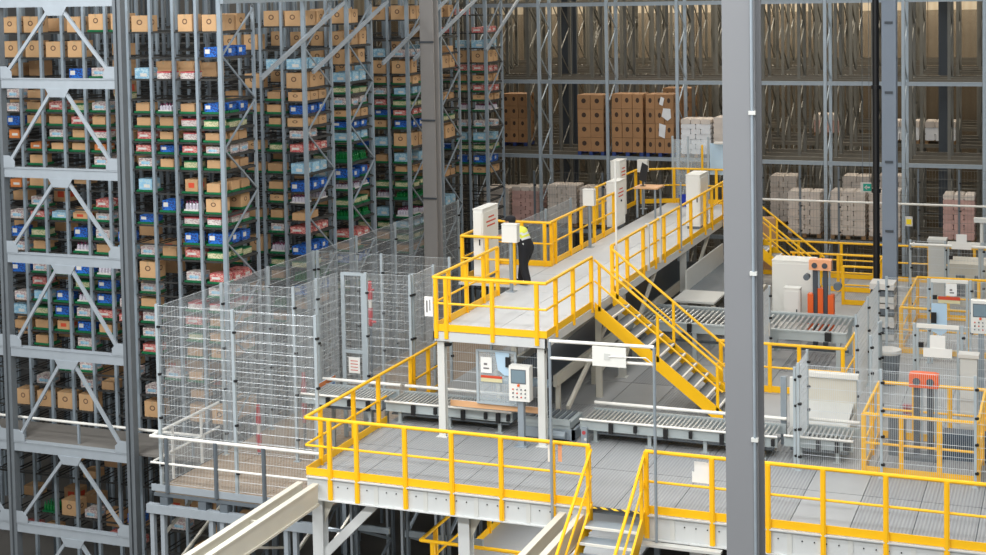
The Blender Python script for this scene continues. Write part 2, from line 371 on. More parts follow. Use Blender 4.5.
# portal frame over the stairs
r = thing('portal_frame', 'slim grey tube portal frame standing over the front stairs', 'frame', (-7.7, 24.42, -.4))
part('post', MB().tube((-8.6, 24.42, -.25), (-8.6, 24.42, 2.93), .028, 8), 'galv', r)
part('post', MB().tube((-6.72, 24.42, -.42), (-6.72, 24.42, 2.95), .028, 8), 'galv', r)
part('foot_bracket', MB().box(-7.0, 24.38, -.5, -5.6, 24.53, -.455), 'cabinet_grey', r)
part('crossbar', MB().tube((-8.6, 24.42, 2.94), (-6.72, 24.42, 2.96), .03, 8), 'white_tube', r)
part('crossbar', MB().tube((-8.6, 24.42, 2.64), (-6.72, 24.42, 2.66), .026, 8), 'white_tube', r)
r = thing('sign_board', 'white sign board seen from behind, held between the portal bars', 'sign', (-7.5, 24.36, 2.6))
part('board', MB().box(-7.8, 24.355, 2.58, -7.2, 24.38, 2.92), 'cabinet', r)
part('mounting_plate', MB().box(-7.59, 24.345, 2.7, -7.48, 24.357, 2.81), 'cabinet_grey', r)
part('cable', MB().tube((-7.5, 24.345, 2.755), (-6.85, 24.36, 2.78), .01, 6).tube((-6.85, 24.36, 2.78), (-6.74, 24.39, 2.68), .01, 6), 'white_tube', r)

# ------------------------------------------------------------------ upper deck
UX0, UX1, UY0, UY1, UZ = -12.18, -9.75, 27.5, 46.2, 2.2
ud = thing('upper_deck', 'raised pale grey walkway deck on off-white legs, carrying the control cabinets', 'platform', (-11, 30, 0))
part('deck_frame', MB().box(UX0, UY0, UZ - .2, UX1, UY0 + .03, UZ - .02).box(UX0, UY0, UZ - .2, UX0 + .03, UY1, UZ - .02).box(UX1 - .03, UY0, UZ - .2, UX1, UY1, UZ - .02)
     .box(UX0, UY1 - .03, UZ - .2, UX1, UY1, UZ - .02), 'beam_white', ud)
for j in range(9):
    for i in range(2):
        part('deck_plate', MB().box(UX0 + .02 + i * 1.195, UY0 + .02 + j * 2.08, UZ - .02, UX0 + .02 + (i + 1) * 1.195 - .012, UY0 + .02 + (j + 1) * 2.08 - .012, UZ), 'deck_upper', ud)
part('bay_plate', MB().box(-13.6, 32.25, UZ - .05, UX0, 34.75, UZ), 'deck_upper', ud)
for j in range(8):
    y = 28.6 + 2.2 * j
    part('cross_beam', MB().box(UX0 + .03, y, UZ - .18, UX1 - .03, y + .08, UZ - .03), 'cream_steel', ud)
for y in (27.65, 33.2, 39, 44.8):
    for x in (-12.05, -9.9):
        lg = part('leg', MB().box(x - .075, y - .07, 0, x + .075, y - .055, UZ - .2).box(x - .075, y + .055, 0, x + .075, y + .07, UZ - .2).box(x - .012, y - .06, 0, x + .012, y + .06, UZ - .2), 'white_steel', ud)
        part('foot_plate', MB().cbox(x, y, .001, .24, .24, .015), 'white_steel', lg)
for y0, y1 in ((29.2, 33.1), (33.3, 36.2), (39.1, 42)):
    part('brace', MB().bar((-9.9, y0, .35), (-9.9, y1, 1.95), .07, .09), 'cream_steel', ud)
part('brace', MB().bar((-12.05, 33.2, .2), (-10, 33.2, 1.9), .07, .09), 'cream_steel', ud)
for p, q in (((-9.9, 31.4, 0), (-9.9, 31.4, 2.0)), ((-11.9, 31.4, 0), (-11.9, 31.4, 2.0))):
    part('leg', MB().bar(p, q, .13, .1), 'cream_steel', ud)
part('bracket', MB().cbox(-11.98, 27.7, 1.86, .2, .12, .05).cbox(-9.93, 27.7, 1.86, .2, .12, .05), 'black', ud)

railing('guard_railing', 'yellow railing along the front edge of the upper deck', [(UX0 + .03, UY0), (UX1 + .02, UY0)], UZ, [(x, UY0) for x in (-12.1, -11.88, -10.88, -9.94)], zdrop=.15)
railing('guard_railing', 'yellow railing on the upper deck right edge, between front corner and stairs', [(UX1, UY0), (UX1, 30.5)], UZ, [(UX1, y) for y in (28.1, 29.2, 30.45)], zdrop=.1)
railing('guard_railing', 'long yellow railing on the upper deck right edge beyond the stairs', [(UX1, 31.98), (UX1, 43.6), (UX1, 46)], UZ, [(UX1, y) for y in (32.0, 33.2, 34.56, 35.65, 36.51, 38.02, 39.31, 40.93, 41.78, 43.3)], zdrop=.1)
railing('guard_railing', 'yellow railing on the upper deck left edge at the near end', [(UX0 + .02, UY0 + .02), (UX0 + .02, 31.1)], UZ, [(UX0 + .02, y) for y in (28.3, 29.27, 30.25, 31.1)])
railing('guard_railing', 'yellow railing around the bay holding the tall white cabinet', [(UX0, 32.32), (-13.55, 32.35), (-13.55, 34.7), (UX0 + .06, 34.7)], UZ, [(-13.55, 32.4), (-12.9, 32.34), (-12.22, 32.33), (-13.55, 33.5), (-13.55, 34.6), (-12.9, 34.7), (-12.3, 34.7)])
railing('guard_railing', 'yellow railing on the upper deck left edge behind the worker', [(UX0, 34.75), (UX0, 40.3)], UZ, [(UX0, y) for y in (34.85, 35.15, 36.34, 37.25, 38.38, 39.2, 40.2)])
railing('guard_railing', 'yellow railing at the far end of the upper deck', [(-12.9, 45.6), (-11.9, 46.1), (UX1, 46.1)], UZ, [(-12.9, 45.6), (-11.95, 46.05), (-11.5, 46.1), (-10.6, 46.1)])
railing('guard_railing', 'short yellow railing behind the far desk on the upper deck', [(-13.02, 41.2), (-13.02, 45.5)], UZ, [(-13.02, y) for y in (41.3, 42.6, 44, 45.4)])
for y, z1, lab in ((32.15, 5.2, 'slim white pole rising beside the top of the deck stairs'), (38.02, 3.95, 'slim grey pole on the far right railing of the upper deck')):
    single('slim_pole', MB().tube((UX1 + .06, y, UZ), (UX1 + .06, y, z1), .024, 8).cbox(UX1 + .06, y, UZ - .05, .08, .12, .05), 'white_tube' if y < 35 else 'galv', lab, 'pole', (UX1 + .06, y, UZ))
r = thing('notice_plate', 'small white notice plate at the near left corner of the upper deck', 'sign', (-12.25, 27.45, 2.5))
part('plate', MB().box(-12.33, 27.44, 2.5, -12.15, 27.46, 2.9), 'paper', r)
part('lettering', MB().box(-12.29, 27.434, 2.58, -12.26, 27.441, 2.82).box(-12.22, 27.434, 2.62, -12.2, 27.441, 2.84), 'ink', r)
# two pale gate posts on the far railing
for i, y in enumerate((34.9, 36.0)):
    single('gate_post', MB().cbox(UX1 + .02, y, UZ, .09, .07, 1.12).cbox(UX1 + .02, y, UZ + 1.12, .11, .09, .02), 'white_steel', ('cream gate post in the right railing, nearer one', 'cream gate post in the right railing, farther one')[i], 'post', (UX1 + .02, y, UZ))

# cabinets and control boxes on the upper deck
def cabinet(label, x0, x1, y0, y1, z0, z1, marks=True, name='electrical_cabinet'):
    r = thing(name, label, 'cabinet', ((x0 + x1) / 2, (y0 + y1) / 2, z0))
    part('plinth', MB().box(x0 + .02, y0 + .02, z0, x1 - .02, y1 - .02, z0 + .08), 'galv_dark', r)
    part('body', MB().box(x0, y0, z0 + .08, x1, y1, z1 - .02).box(x0 - .01, y0 - .01, z1 - .02, x1 + .01, y1 + .01, z1), 'cabinet', r)
    d = part('door', MB().box(x0 + .03, y0 - .018, z0 + .14, x1 - .03, y0, z1 - .08), 'cabinet', r)
    part('handle', MB().box(x1 - .09, y0 - .035, (z0 + z1) / 2, x1 - .06, y0 - .018, (z0 + z1) / 2 + .14), 'black', d)
    d2 = part('side_panel', MB().box(x1, y0 + .04, z0 + .14, x1 + .012, y1 - .04, z1 - .1), 'cabinet', r)
    if marks:
        mb = MB()
        for k2, (f0, f1) in enumerate(((.35, .7), (.2, .8), (.25, .75))):
            zz = z1 - .26 - .1 * k2
            mb.box(x1 + .012, y0 + (y1 - y0) * f0, zz, x1 + .016, y0 + (y1 - y0) * f1, zz + .035)
        part('lettering', mb, 'red_ink', d2)
        part('switch', MB().tube((x1 + .012, (y0 + y1) / 2, (z0 + z1) / 2 + .1), (x1 + .04, (y0 + y1) / 2, (z0 + z1) / 2 + .1), .03, 8), 'black', d2)
    return r
cabinet('tall white electrical cabinet in the railed bay near the worker', -13.3, -13.06, 32.5, 33.5, UZ, 3.92)
cabinet('tall white electrical cabinet with orange lettering in the middle of the upper deck', -12.48, -12.2, 40.5, 41.4, UZ, 3.56)
cabinet('white cabinet standing behind the middle one on the upper deck', -12.9, -12.62, 42.3, 43.0, UZ, 3.94)
cabinet('wide white cabinet inside the right railing of the upper deck', -10.35, -9.95, 41.2, 42.2, UZ, 3.74, False)
def control_post(label, x, y, z0, zt, w=.36, d=.2, h=.42, screen=True):
    r = thing('control_post', label, 'control box', (x, y, z0))
    part('pedestal', MB().tube((x, y, z0), (x, y, zt), .045, 10).cbox(x, y, z0, .2, .2, .015), 'galv', r)
    bx_ = part('housing', MB().cbox(x, y, zt, w, d, h).cbox(x, y, zt + h, w + .02, d + .02, .015), 'cabinet', r)
    part('door_seam', MB().box(x + w / 2, y - d / 2 + .02, zt + .03, x + w / 2 + .006, y + d / 2 - .02, zt + h - .03), 'cabinet_grey', bx_)
    return r
control_post('white control box on a grey post in front of the worker', -12.02, 31.6, UZ, 3.34, .36, .2, .4)
control_post('white control box on a grey post further along the left railing', -12.06, 37.6, UZ, 3.32, .3)
control_post('white control box on a post by the far desk of the upper deck', -12.55, 44.6, UZ, 3.35, .3, .25, .36)
def operator_panel(label, x, y, z0, zb, w, h):
    r = thing('operator_panel', label, 'control panel', (x, y, z0))
    part('pedestal', MB().cbox(x, y + .02, z0 + .02, .12, .12, zb - z0 - .02), 'galv', r)
    part('base_plate', MB().cbox(x, y + .02, z0, .26, .26, .02), 'galv', r)
    hb = part('housing', MB().box(x - w / 2, y - .1, zb, x + w / 2, y + .1, zb + h), 'cabinet', r)
    part('screen', MB().box(x - w * .36, y - .108, zb + h * .53, x + w * .3, y - .1, zb + h * .88), 'panel_screen', hb)
    part('screen_bezel', MB().box(x - w * .4, y - .104, zb + h * .5, x + w * .34, y - .1, zb + h * .91), 'galv_dark', hb)
    for rr in range(3):
        for cc in range(4):
            part('push_button', MB().tube((x - w * .3 + cc * w * .2, y - .118, zb + h * (.12 + .11 * rr)), (x - w * .3 + cc * w * .2, y - .1, zb + h * (.12 + .11 * rr)), .016, 6), ('galv_dark', 'black', 'red_ink', 'galv_dark')[(cc + rr) % 4], hb)
    part('emergency_stop', MB().tube((x - w * .02, y - .13, zb + h * .46), (x - w * .02, y - .1, zb + h * .46), .026, 8), 'machine_orange', hb)
operator_panel('beige operator panel with screen on a post in front of the conveyor', -10.3, 27.5, 0, .93, .43, .7)
operator_panel('beige operator panel with screen at the right picture edge', -1.93, 33, 0, 1.62, .4, .7)

# desk, crate
r = thing('work_desk', 'small desk with wooden top at the far end of the upper deck', 'desk', (-12.0, 43.2, UZ))
part('desk_top', MB().box(-12.35, 42.75, 3.07, -11.6, 43.55, 3.11), 'desk_wood', r)
for x in (-12.25, -11.7):
    for y in (42.85, 43.45): part('leg', MB().cbox(x, y, UZ, .05, .05, .87), 'galv', r)
single('desk_monitor', MB().prism([(-12.28, 3.3), (-12.04, 3.22), (-11.98, 3.72), (-12.16, 3.82)], 'y', 43.1, 43.15).cbox(-12.15, 43.15, 3.11, .04, .04, .2).cbox(-12.15, 43.15, 3.11, .16, .12, .012), 'black', 'dark monitor standing on the small wooden desk', 'monitor', (-12.15, 43.12, 3.11))
mb = MB().box(-11.6, 45.35, UZ, -11.2, 45.7, UZ + .02)
for bx4 in ((-11.6, 45.35, -11.2, 45.37), (-11.6, 45.68, -11.2, 45.7), (-11.6, 45.35, -11.58, 45.7), (-11.22, 45.35, -11.2, 45.7)): mb.box(bx4[0], bx4[1], UZ + .02, bx4[2], bx4[3], UZ + .34)
mb.box(-11.62, 45.33, UZ + .31, -11.18, 45.35, UZ + .36).box(-11.2, 45.33, UZ + .31, -11.18, 45.72, UZ + .36)
single('plastic_crate', mb, 'crate_blue', 'bright blue plastic crate on the far end of the upper deck', 'crate', (-11.4, 45.5, UZ))

# ------------------------------------------------------------------ mesh fences
CLIP = MB().cbox(0, 0, 0, .06, .06, .045).cbox(0, 0, .012, .075, .04, .02).mesh('clip', 'black')
def fence(label, pts, z0, z1, name='mesh_fence', wire='wire', post='fence_post', vs=.036, hs=.2, group=None, posts_at=None, pw=.06, clips=True, skip=()):
    r = thing(name, label, 'fence', (pts[0][0], pts[0][1], z0), group)
    for i, (x, y) in enumerate(pts):
        if posts_at and not posts_at[i]: continue
        p = part('post', MB().cbox(x, y, z0, pw, pw, z1 - z0 + .03).cbox(x, y, z0, pw * 2.2, pw * 2.2, .012), post, r)
        if clips:
            for f in (.12, .38, .62, .88): inst(CLIP, 'clip', (x + pw * .6, y - .012, z0 + (z1 - z0) * f), p)
    for pi, ((x0, y0), (x1, y1)) in enumerate(zip(pts, pts[1:])):
        if pi in skip: continue
        d = math.hypot(x1 - x0, y1 - y0); ux, uy = (x1 - x0) / d, (y1 - y0) / d
        mb = MB(); n = max(2, int(d / vs))
        for i in range(n + 1):
            t = .05 + (d - .1) * i / n
            mb.tube((x0 + ux * t, y0 + uy * t, z0 + .1), (x0 + ux * t, y0 + uy * t, z1), .0032, 3)
        nz = int((z1 - z0 - .1) / hs)
        for i in range(nz + 1):
            z = z1 - i * (z1 - z0 - .1) / nz
            mb.tube((x0 + ux * .03, y0 + uy * .03, z), (x0 + ux * (d - .03), y0 + uy * (d - .03), z), .004, 4)
        part('wire_panel', mb, wire, r, kind='stuff')
    return r
FT = 2.77
fence('tall mesh fence facing the viewer at the front of the plywood platform', [(-17.5, 25.65), (-15.72, 25.65), (-13.86, 25.65)], -1, FT)
fence('tall mesh fence along the rack ends beside the plywood platform', [(-17.42, 25.72), (-17.4, 27.97), (-17.38, 29.95), (-17.36, 32.1), (-17.34, 34.4), (-17.32, 36.7), (-17.3, 38.98), (-17.3, 41.1)], -1, FT, posts_at=[0, 1, 1, 1, 1, 1, 1, 1])
fence('mesh fence panel crossing the platform just behind its front cell', [(-17.33, 28.03), (-15.66, 28.03)], -1, FT, posts_at=[0, 1])
fence('mesh fence run beside the gate above the conveyor end', [(-15.66, 28.1), (-15.62, 29.0), (-15.55, 29.9)], -1, FT, posts_at=[0, 1, 0])
fence('mesh fence panel right of the gate with the white notice', [(-14.88, 29.93), (-13.8, 29.95)], -1, FT)
fence('mesh fence run beside the upper deck, left of its front corner', [(-13.78, 30.05), (-13.78, 31.2)], -1, FT)
fence('mesh fence run behind the gated cell, parallel to it', [(-17.3, 32.2), (-15.57, 32.2), (-13.8, 32.2)], -1, FT)
fence('mesh fence run left of the upper deck beyond the cabinet bay', [(-13.85, 34.9), (-13.85, 37), (-13.85, 39.2), (-13.85, 41.4)], -1, 2.9)
# gate
r = thing('mesh_gate', 'narrow grey framed mesh gate with white notice on the fence', 'gate', (-15.2, 29.93, -1))
for x in (-15.45, -14.95): part('gate_stile', MB().cbox(x, 29.93, -.98, .09, .05, FT + .98), 'fence_post', r)
for z in (.95, -.85, FT - .06): part('gate_rail', MB().box(-15.42, 29.91, z, -14.98, 29.95, z + .07), 'fence_post', r)
mb = MB()
for i in range(8): mb.tube((-15.38 + i * .052, 29.93, -.8), (-15.38 + i * .052, 29.93, FT - .05), .0022, 3)
for i in range(17): mb.tube((-15.4, 29.93, -.75 + i * .2), (-15.0, 29.93, -.75 + i * .2), .005, 4)
part('wire_panel', mb, 'wire', r, kind='stuff')
nt = part('notice', MB().box(-15.33, 29.89, .5, -15.05, 29.9, .86), 'paper', r)
mb = MB()
for i in range(4): mb.box(-15.28, 29.886, .56 + i * .07, -15.1, 29.892, .575 + i * .07)
part('lettering', mb, 'red_ink', nt)
r = thing('warning_sign', 'small tilted blue and orange warning sign on the fence by the gate', 'sign', (-15.5, 29.3, .3))
part('plate', MB().box(-15.52, 28.75, .2, -15.5, 29.55, .52), 'lens_blue', r)
part('stripe', MB().box(-15.5, 28.75, .42, -15.493, 29.55, .52), 'orange', r); part('stripe', MB().box(-15.5, 28.78, .28, -15.493, 29.5, .37), 'blue', r)
# orange indicator poles in the cell
for x, y, z0, z1, lab in ((-15.35, 31.1, 1.3, 2.35, 'red and white hose valve stack behind the gate fence'), (-15.75, 28.55, -.3, .8, 'red and white bollard pole at the conveyor end'), (-16.7, 28.2, -.95, .1, 'red and white bollard pole inside the platform cell')):
    r = thing('marker_pole', lab, 'pole', (x, y, -1))
    part('stand', MB().tube((x, y, -1), (x, y, z0), .03, 8), 'galv_dark', r)
    h = (z1 - z0) / 5
    for i in range(5): part('band', MB().tube((x, y, z0 + i * h), (x, y, z0 + (i + 1) * h), .045 + .012 * (i % 2), 8), 'red' if i != 2 else 'white_card', r)
    if z1 > 2: part('valve_wheel', MB().tube((x - .14, y, z0 + .1), (x + .14, y, z0 + .1), .03, 6).tube((x, y - .1, z0 + .06), (x, y + .1, z0 + .06), .03, 6).tube((x - .1, y, z1 - .2), (x + .1, y, z1 - .2), .025, 6), 'red', r)

# white-grey railing around the plywood platform
r = railing('platform_railing', 'grey and cream railing on the front edge of the plywood platform', [(-17.6, 25.43), (-13.7, 25.43)], -1, [(x, 25.4) for x in (-17.2, -16.05, -14.95)], m='white_tube', h=1.13, pw=.07)
for o in r.children:
    if o.name.startswith('post'): o.data.materials[0] = MATS['galv_dark']
    if o.name.startswith('toe'): o.data.materials[0] = MATS['truss']
railing('platform_railing', 'cream railing along the left side of the plywood platform', [(-17.58, 25.5), (-17.58, 28.0)], -1, [(-17.58, 26.2), (-17.58, 27.3)], toe=False, m='white_tube', h=1.13, pw=.05)
r = thing('platform_support', 'blue-grey steel frame with posts carrying the plywood platform', 'frame', (-15.6, 25.6, GZ))
part('edge_beam', MB().box(-17.7, 25.36, -1.45, -13.7, 25.5, -1.27), 'truss', r)
part('edge_beam', MB().box(-17.7, 27.9, -1.45, -13.7, 28.05, -1.27), 'galv', r)
for x in (-17.3, -16.4, -15.9, -15.0, -14.3): part('bearing_block', MB().cbox(x, 25.5, -1.27, .18, .2, .16), 'galv_dark', r)
for x in (-17.6, -17.35, -16.2, -15.95, -14.5, -14.3):
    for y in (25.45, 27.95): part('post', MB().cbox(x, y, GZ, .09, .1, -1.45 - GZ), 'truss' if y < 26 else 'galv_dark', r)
for i in range(4):
    z = -4.6 + .9 * i
    part('brace', MB().bar((-17.35, 25.45, z), (-17.35, 27.95, z + .9), .05), 'cream_steel', r); part('brace', MB().bar((-15.95, 25.45, z + .8), (-15.95, 27.95, z - .1), .05), 'cream_steel', r)
    part('brace', MB().bar((-14.3, 25.45, z), (-14.3, 27.95, z + .9), .05), 'cream_steel', r)
    part('rail', MB().bar((-17.6, 26.8, z), (-13.7, 26.8, z), .06), 'galv', r)

# ------------------------------------------------------------------ product meshes for the tray racks
def unit_carton(key, mats, label_front=None, tape=True, strip_=False):
    mb = MB(); e = .03
    x = .5; pts = [(-x + e, -x), (x - e, -x), (x, -x + e), (x, x - e), (x - e, x), (-x + e, x), (-x, x - e), (-x, -x + e)]
    mb.prism(pts, 'z', 0, 1)
    if tape: mb.box(-.06, -.505, .8, .06, -.49, 1.004, 1).box(-.06, -.5, .999, .06, .5, 1.006, 1)
    if label_front:
        a0, a1, b0, b1 = label_front
        mb.box(a0, -.508, b0, a1, -.49, b1, 1); mb.box(.49, a0, b0, .508, a1, b1, 1)
    if strip_: mb.box(-.503, -.506, .86, .503, .503, 1.004, 1)
    return mb.mesh(key, mats)
UM = {
 'b': unit_carton('tall_carton', ['carton_print', 'tape']), 's': unit_carton('low_carton', ['carton', 'tape']),
 'k': unit_carton('marked_carton', ['carton', 'red_ink'], (-.22, .22, .3, .72), tape=False),
 'B': unit_carton('blue_box', ['blue', 'white_card'], (-.4, -.05, .35, .8), tape=False), 'L': unit_carton('pale_blue_box', ['pale_blue', 'white_card'], (-.1, .35, .2, .5), tape=False),
 'w': unit_carton('white_box', ['white_print', 'red'], None, False, True), 'W': unit_carton('white_box_plain', ['white_print', 'pale_blue'], (-.3, .3, .25, .6), tape=False),
 'r': unit_carton('red_box', ['red_print', 'white_card'], (-.35, .2, .3, .62), tape=False), 'o': unit_carton('orange_box', ['orange', 'white_card'], (-.2, .35, .3, .6), tape=False),
 'y': unit_carton('cream_box', ['cream_print', 'tray_green'], None, False, True)}
def pack(key, mats):
    mb = MB().box(-.5, -.5, 0, .5, .5, .16, 2)
    for i in range(4):
        for j in range(3):
            cx, cy = -.36 + .24 * i, -.32 + .32 * j
            mb.lathe((cx, cy, .1), [(.1, 0), (.11, .3), (.1, .5), (.04, .68)], 7, 0); mb.lathe((cx, cy, .77), [(.045, 0), (.045, .2)], 6, 1)
    return mb.mesh(key, mats)
UM['p'] = pack('bottle_pack', ['bottle', 'bottle_cap', 'white_card']); UM['g'] = pack('green_bottle_pack', ['glass_green', 'tray_green', 'tray_green'])
KINDS = {'b': ('tall_carton', 'carton', 'tall printed brown carton', (.46, .4, .43)), 's': ('low_carton', 'carton', 'low plain brown carton', (.42, .36, .21)),
         'k': ('labelled_carton', 'carton', 'red-labelled brown carton', (.42, .38, .3)), 'B': ('blue_box', 'box', 'white-labelled blue box', (.43, .36, .25)),
         'L': ('pale_blue_box', 'box', 'pale blue box', (.45, .36, .28)), 'w': ('white_box', 'box', 'red-rimmed white box', (.43, .36, .18)), 'W': ('white_box', 'box', 'white box', (.43, .36, .22)),
         'r': ('red_box', 'box', 'red box', (.46, .36, .2)), 'o': ('orange_box', 'box', 'orange box', (.36, .36, .22)), 'y': ('cream_box', 'box', 'green-rimmed cream box', (.43, .36, .16)),
         'p': ('bottle_pack', 'bottles', 'tray of capped bottles', (.43, .36, .25)), 'g': ('bottle_pack', 'bottles', 'tray of green bottles', (.45, .36, .27))}
mb = MB().box(-.22, -.19, 0, .22, .19, .05)
for i in range(5): mb.box(-.228, -.2 + .0975 * i, .012, .228, -.19 + .0975 * i, .042)
TRAY = mb.mesh('green_tray', 'tray_green')

LZ = [8.25, 7.67, 7.18, 6.71, 6.39, 6.06, 5.75, 5.46, 5.12, 4.58, 4.13, 3.84, 3.41, 3.08, 2.55, 2.23, 1.88, 1.54, 1.19, .82, .26, -.11, -.65, -1.46, -2.28, -3.23, -3.74]
PITCHX, XE, RD = .605, -17.8, 1.42
R1 = ['bb.bbbb.bb', 'bbbb.....B', '...BW.Lww.', 'Ws...y....', 'WsryW.spsB', 'Bssrs.sswy', 'o.Wswsrsws', '.osso.rBrW', '.s..W.Wsys', 'os....L.ks',
      '.W..r..Bpb', 'WrLkW.B.ww', 'By.BWB..BB', 'Ws.psLWsry', 'BWkBp.b.Wr', '.r.yB.W..W', 'WLBpBWs.ww', 'LyBWrrW.rs', 'sskBs.W.ys', '.s.W..r.sb',
      '..WW.W.Ws.', '.W.Ws.W.s.', 'bbbb..b.bb', '..........', '...s...s..', '.gbW.B.W.s', 'rs..rr..s.']
RN = ['nearest tray rack', 'second tray rack', 'third tray rack', 'fourth tray rack', 'fifth tray rack', 'farthest tray rack']
NB = [0]
def put(code, rack, row, col_from_corner, lane, x, y, z, hmax, tray):
    nm, cat, adj, (w, d, h) = KINDS[code]
    sh = ORD[row] + (' shelf from top' if col_from_corner else ' shelf')
    bay = 'corner bay, %s in lane' % ORD[lane] if col_from_corner == 0 else ORD[col_from_corner] + ' bay left of corner'
    if tray:
        o = inst(TRAY, 'green_tray', (x, y + .2, z + .002))
        tag(o, 'green tray, %s, %s, %s' % (sh, bay, RN[rack]), 'tray', 'green trays in the racks'); z += .052
    h = min(h * .9, hmax - (.05 if tray else 0)); wj = w * random.uniform(.8, .98)
    o = inst(UM[code], nm, (x + random.uniform(-.02, .02), y + .2 + (0 if lane else random.uniform(-.01, .02)), z + .003), scale=(wj, d * .97, h * random.uniform(.92, 1)), rz=0)
    tag(o, '%s, %s, %s, %s' % (adj, sh, bay, RN[rack]), cat, 'goods in the tray racks'); NB[0] += 1
def tray_rack(idx, y0, ncol, rows, label, lanes_from=0):
    r = thing('tray_rack', label, 'rack', (XE, y0, GZ))
    xs = [XE - PITCHX * i for i in range(ncol + 1)]
    for i, x in enumerate(xs):
        w = .07 if i else .1
        part('upright', MB().box(x - w / 2, y0 - .04, GZ, x - w / 2 + .02, y0 + .03, 9.3).box(x + w / 2 - .02, y0 - .04, GZ, x + w / 2, y0 + .03, 9.3).box(x - w / 2, y0 - .05, GZ, x + w / 2, y0 - .04, 9.3), 'rack_post', r)
        if i == 0 or i % 2 == 0:
            part('upright', MB().cbox(x, y0 + RD, GZ, .07, .06, 9.3 - GZ), 'rack_post' if i == 0 else 'galv_dark', r)  # inner rear uprights coloured darker in place of rack-interior shade
    for li, z in enumerate(LZ):
        if 22 < li < 24: continue
        mb = MB().box(xs[-1], y0 - .03, z - .035, XE, y0, z).box(xs[-1], y0 + RD - .02, z - .03, XE, y0 + RD + .01, z)
        for x in xs[:-1]:
            mb.box(x - .085, y0, z - .022, x - .065, y0 + RD, z); mb.box(x - PITCHX + .065, y0, z - .022, x - PITCHX + .085, y0 + RD, z)
        mb.box(XE - .03, y0, z - .055, XE, y0 + RD, z - .01)
        part('shelf', mb, 'shelf_steel', r)
    z = -4.9; up = True
    while z < 9:
        a_, b_ = (0, RD) if up else (RD, 0)
        part('end_brace', MB().bar((XE + .03, y0 + a_, z), (XE + .03, y0 + b_, z + 1.05), .035), 'galv', r); z += 1.05; up = not up
    for row, s in enumerate(rows):
        if row >= len(LZ): break
        gap = (LZ[row - 1] - LZ[row] if row else 1.0) - .09
        n = len(s)
        for ci, code in enumerate(s):
            if code == '.': continue
            cfc = n - 1 - ci
            x = XE - PITCHX * (cfc + .5)
            depth = 3 if cfc == 0 else 1
            tray = (row > 3 and (row * 5 + ci * 3 + idx) % 5 != 0 and LZ[row] > 0) or (row in (0, 2) and ci in (4, 5))
            for ln in range(depth):
                if ln and random.random() < .12: continue
                put(code, idx, row, cfc, ln, x, y0 + .02 + ln * .44, LZ[row], gap, tray and (ln == 0 or random.random() < .35))
def rear_fill():
    rr = random.Random(3)
    for row, z in enumerate(LZ):
        if row in (22, 23) or z < -4: continue
        gap = (LZ[row - 1] - z if row else .6) - .1
        for c in range(1, 11):
            if rr.random() < .7: continue
            code = rr.choice('bssssk')
            o = inst(UM[code], KINDS[code][0], (XE - PITCHX * (c + .5), 28.85 + 1.1, z + .003), scale=(.42, .36, min(gap, rr.uniform(.2, .4))))
            tag(o, 'brown carton, rear of lane, %s shelf from top, %s bay left of corner, nearest rack' % (ORD[row], ORD[c]), 'carton', 'goods in the tray racks')
rear_fill()
tray_rack(0, 28.85, 11, R1, 'nearest grey tray rack, its front full of cartons, behind the truss frame')
def rows_from(cols): return [''.join(c) for c in zip(*cols)]
R2 = rows_from(['.b..s..b..s..b.s...s', '.b.b.s..bs..s.b..s..', 'b.L.sss.yssbsWpys.gs', 'b.LbbBbWrLBpsrBygBs.'])
R3 = rows_from(['.b.bs..s.s..b.s....', '.b..b.s...s.b...s..s', 'bbb.s.rb.yL.s.y.b...', 'bbbLyWbBLgBpygrsB.y.'])
R4 = rows_from(['b..b..s..b..s...s.', '.b.L.bs.yB.rBs.yWs', 'b.LbbWrBbLs.ypLyb.', 'b.WbbLyrBbLsygpLys'])
R5 = rows_from(['b.b..s.b..s.b..', '.bL.s..bs.L.s.y', 'b.sb..s.yb..s.L'])
R6 = rows_from(['b..s.b..s..s.b', '.r.b.s.b.s.B.s', 'r.Lbrsb.pWLyBb', '.rLbrbrbpWLyBb'])
tray_rack(1, 32.7, 17, R2, 'second grey tray rack, beyond the first crane aisle')
tray_rack(2, 35.05, 19, R3, 'third grey tray rack, back to back with the second')
tray_rack(3, 38.8, 22, R4, 'fourth grey tray rack, beyond the second crane aisle')
tray_rack(4, 41.15, 20, R5, 'fifth grey tray rack, half hidden by the grey concrete column')
tray_rack(5, 44.85, 22, R6, 'farthest grey tray rack, next to the pallet racks')
print('boxes', NB[0])

# top bracing across the aisles
r = thing('top_bracing', 'grey overhead beam with long diagonal braces tying the tray racks together', 'bracing', (XE + .1, 38, 8.7))
part('top_beam', MB().box(XE + .03, 28.8, 8.86, XE + .13, 48.2, 8.96), 'galv', r)
for y0, y1 in ((30.45, 34.76), (32.99, 37.4), (37.0, 41.59), (39.04, 44.0), (44.68, 47.9)):
    part('diagonal_brace', MB().bar((XE + .08, y0, 7.1), (XE + .08, y1, 8.8), .06, .1), 'truss', r)

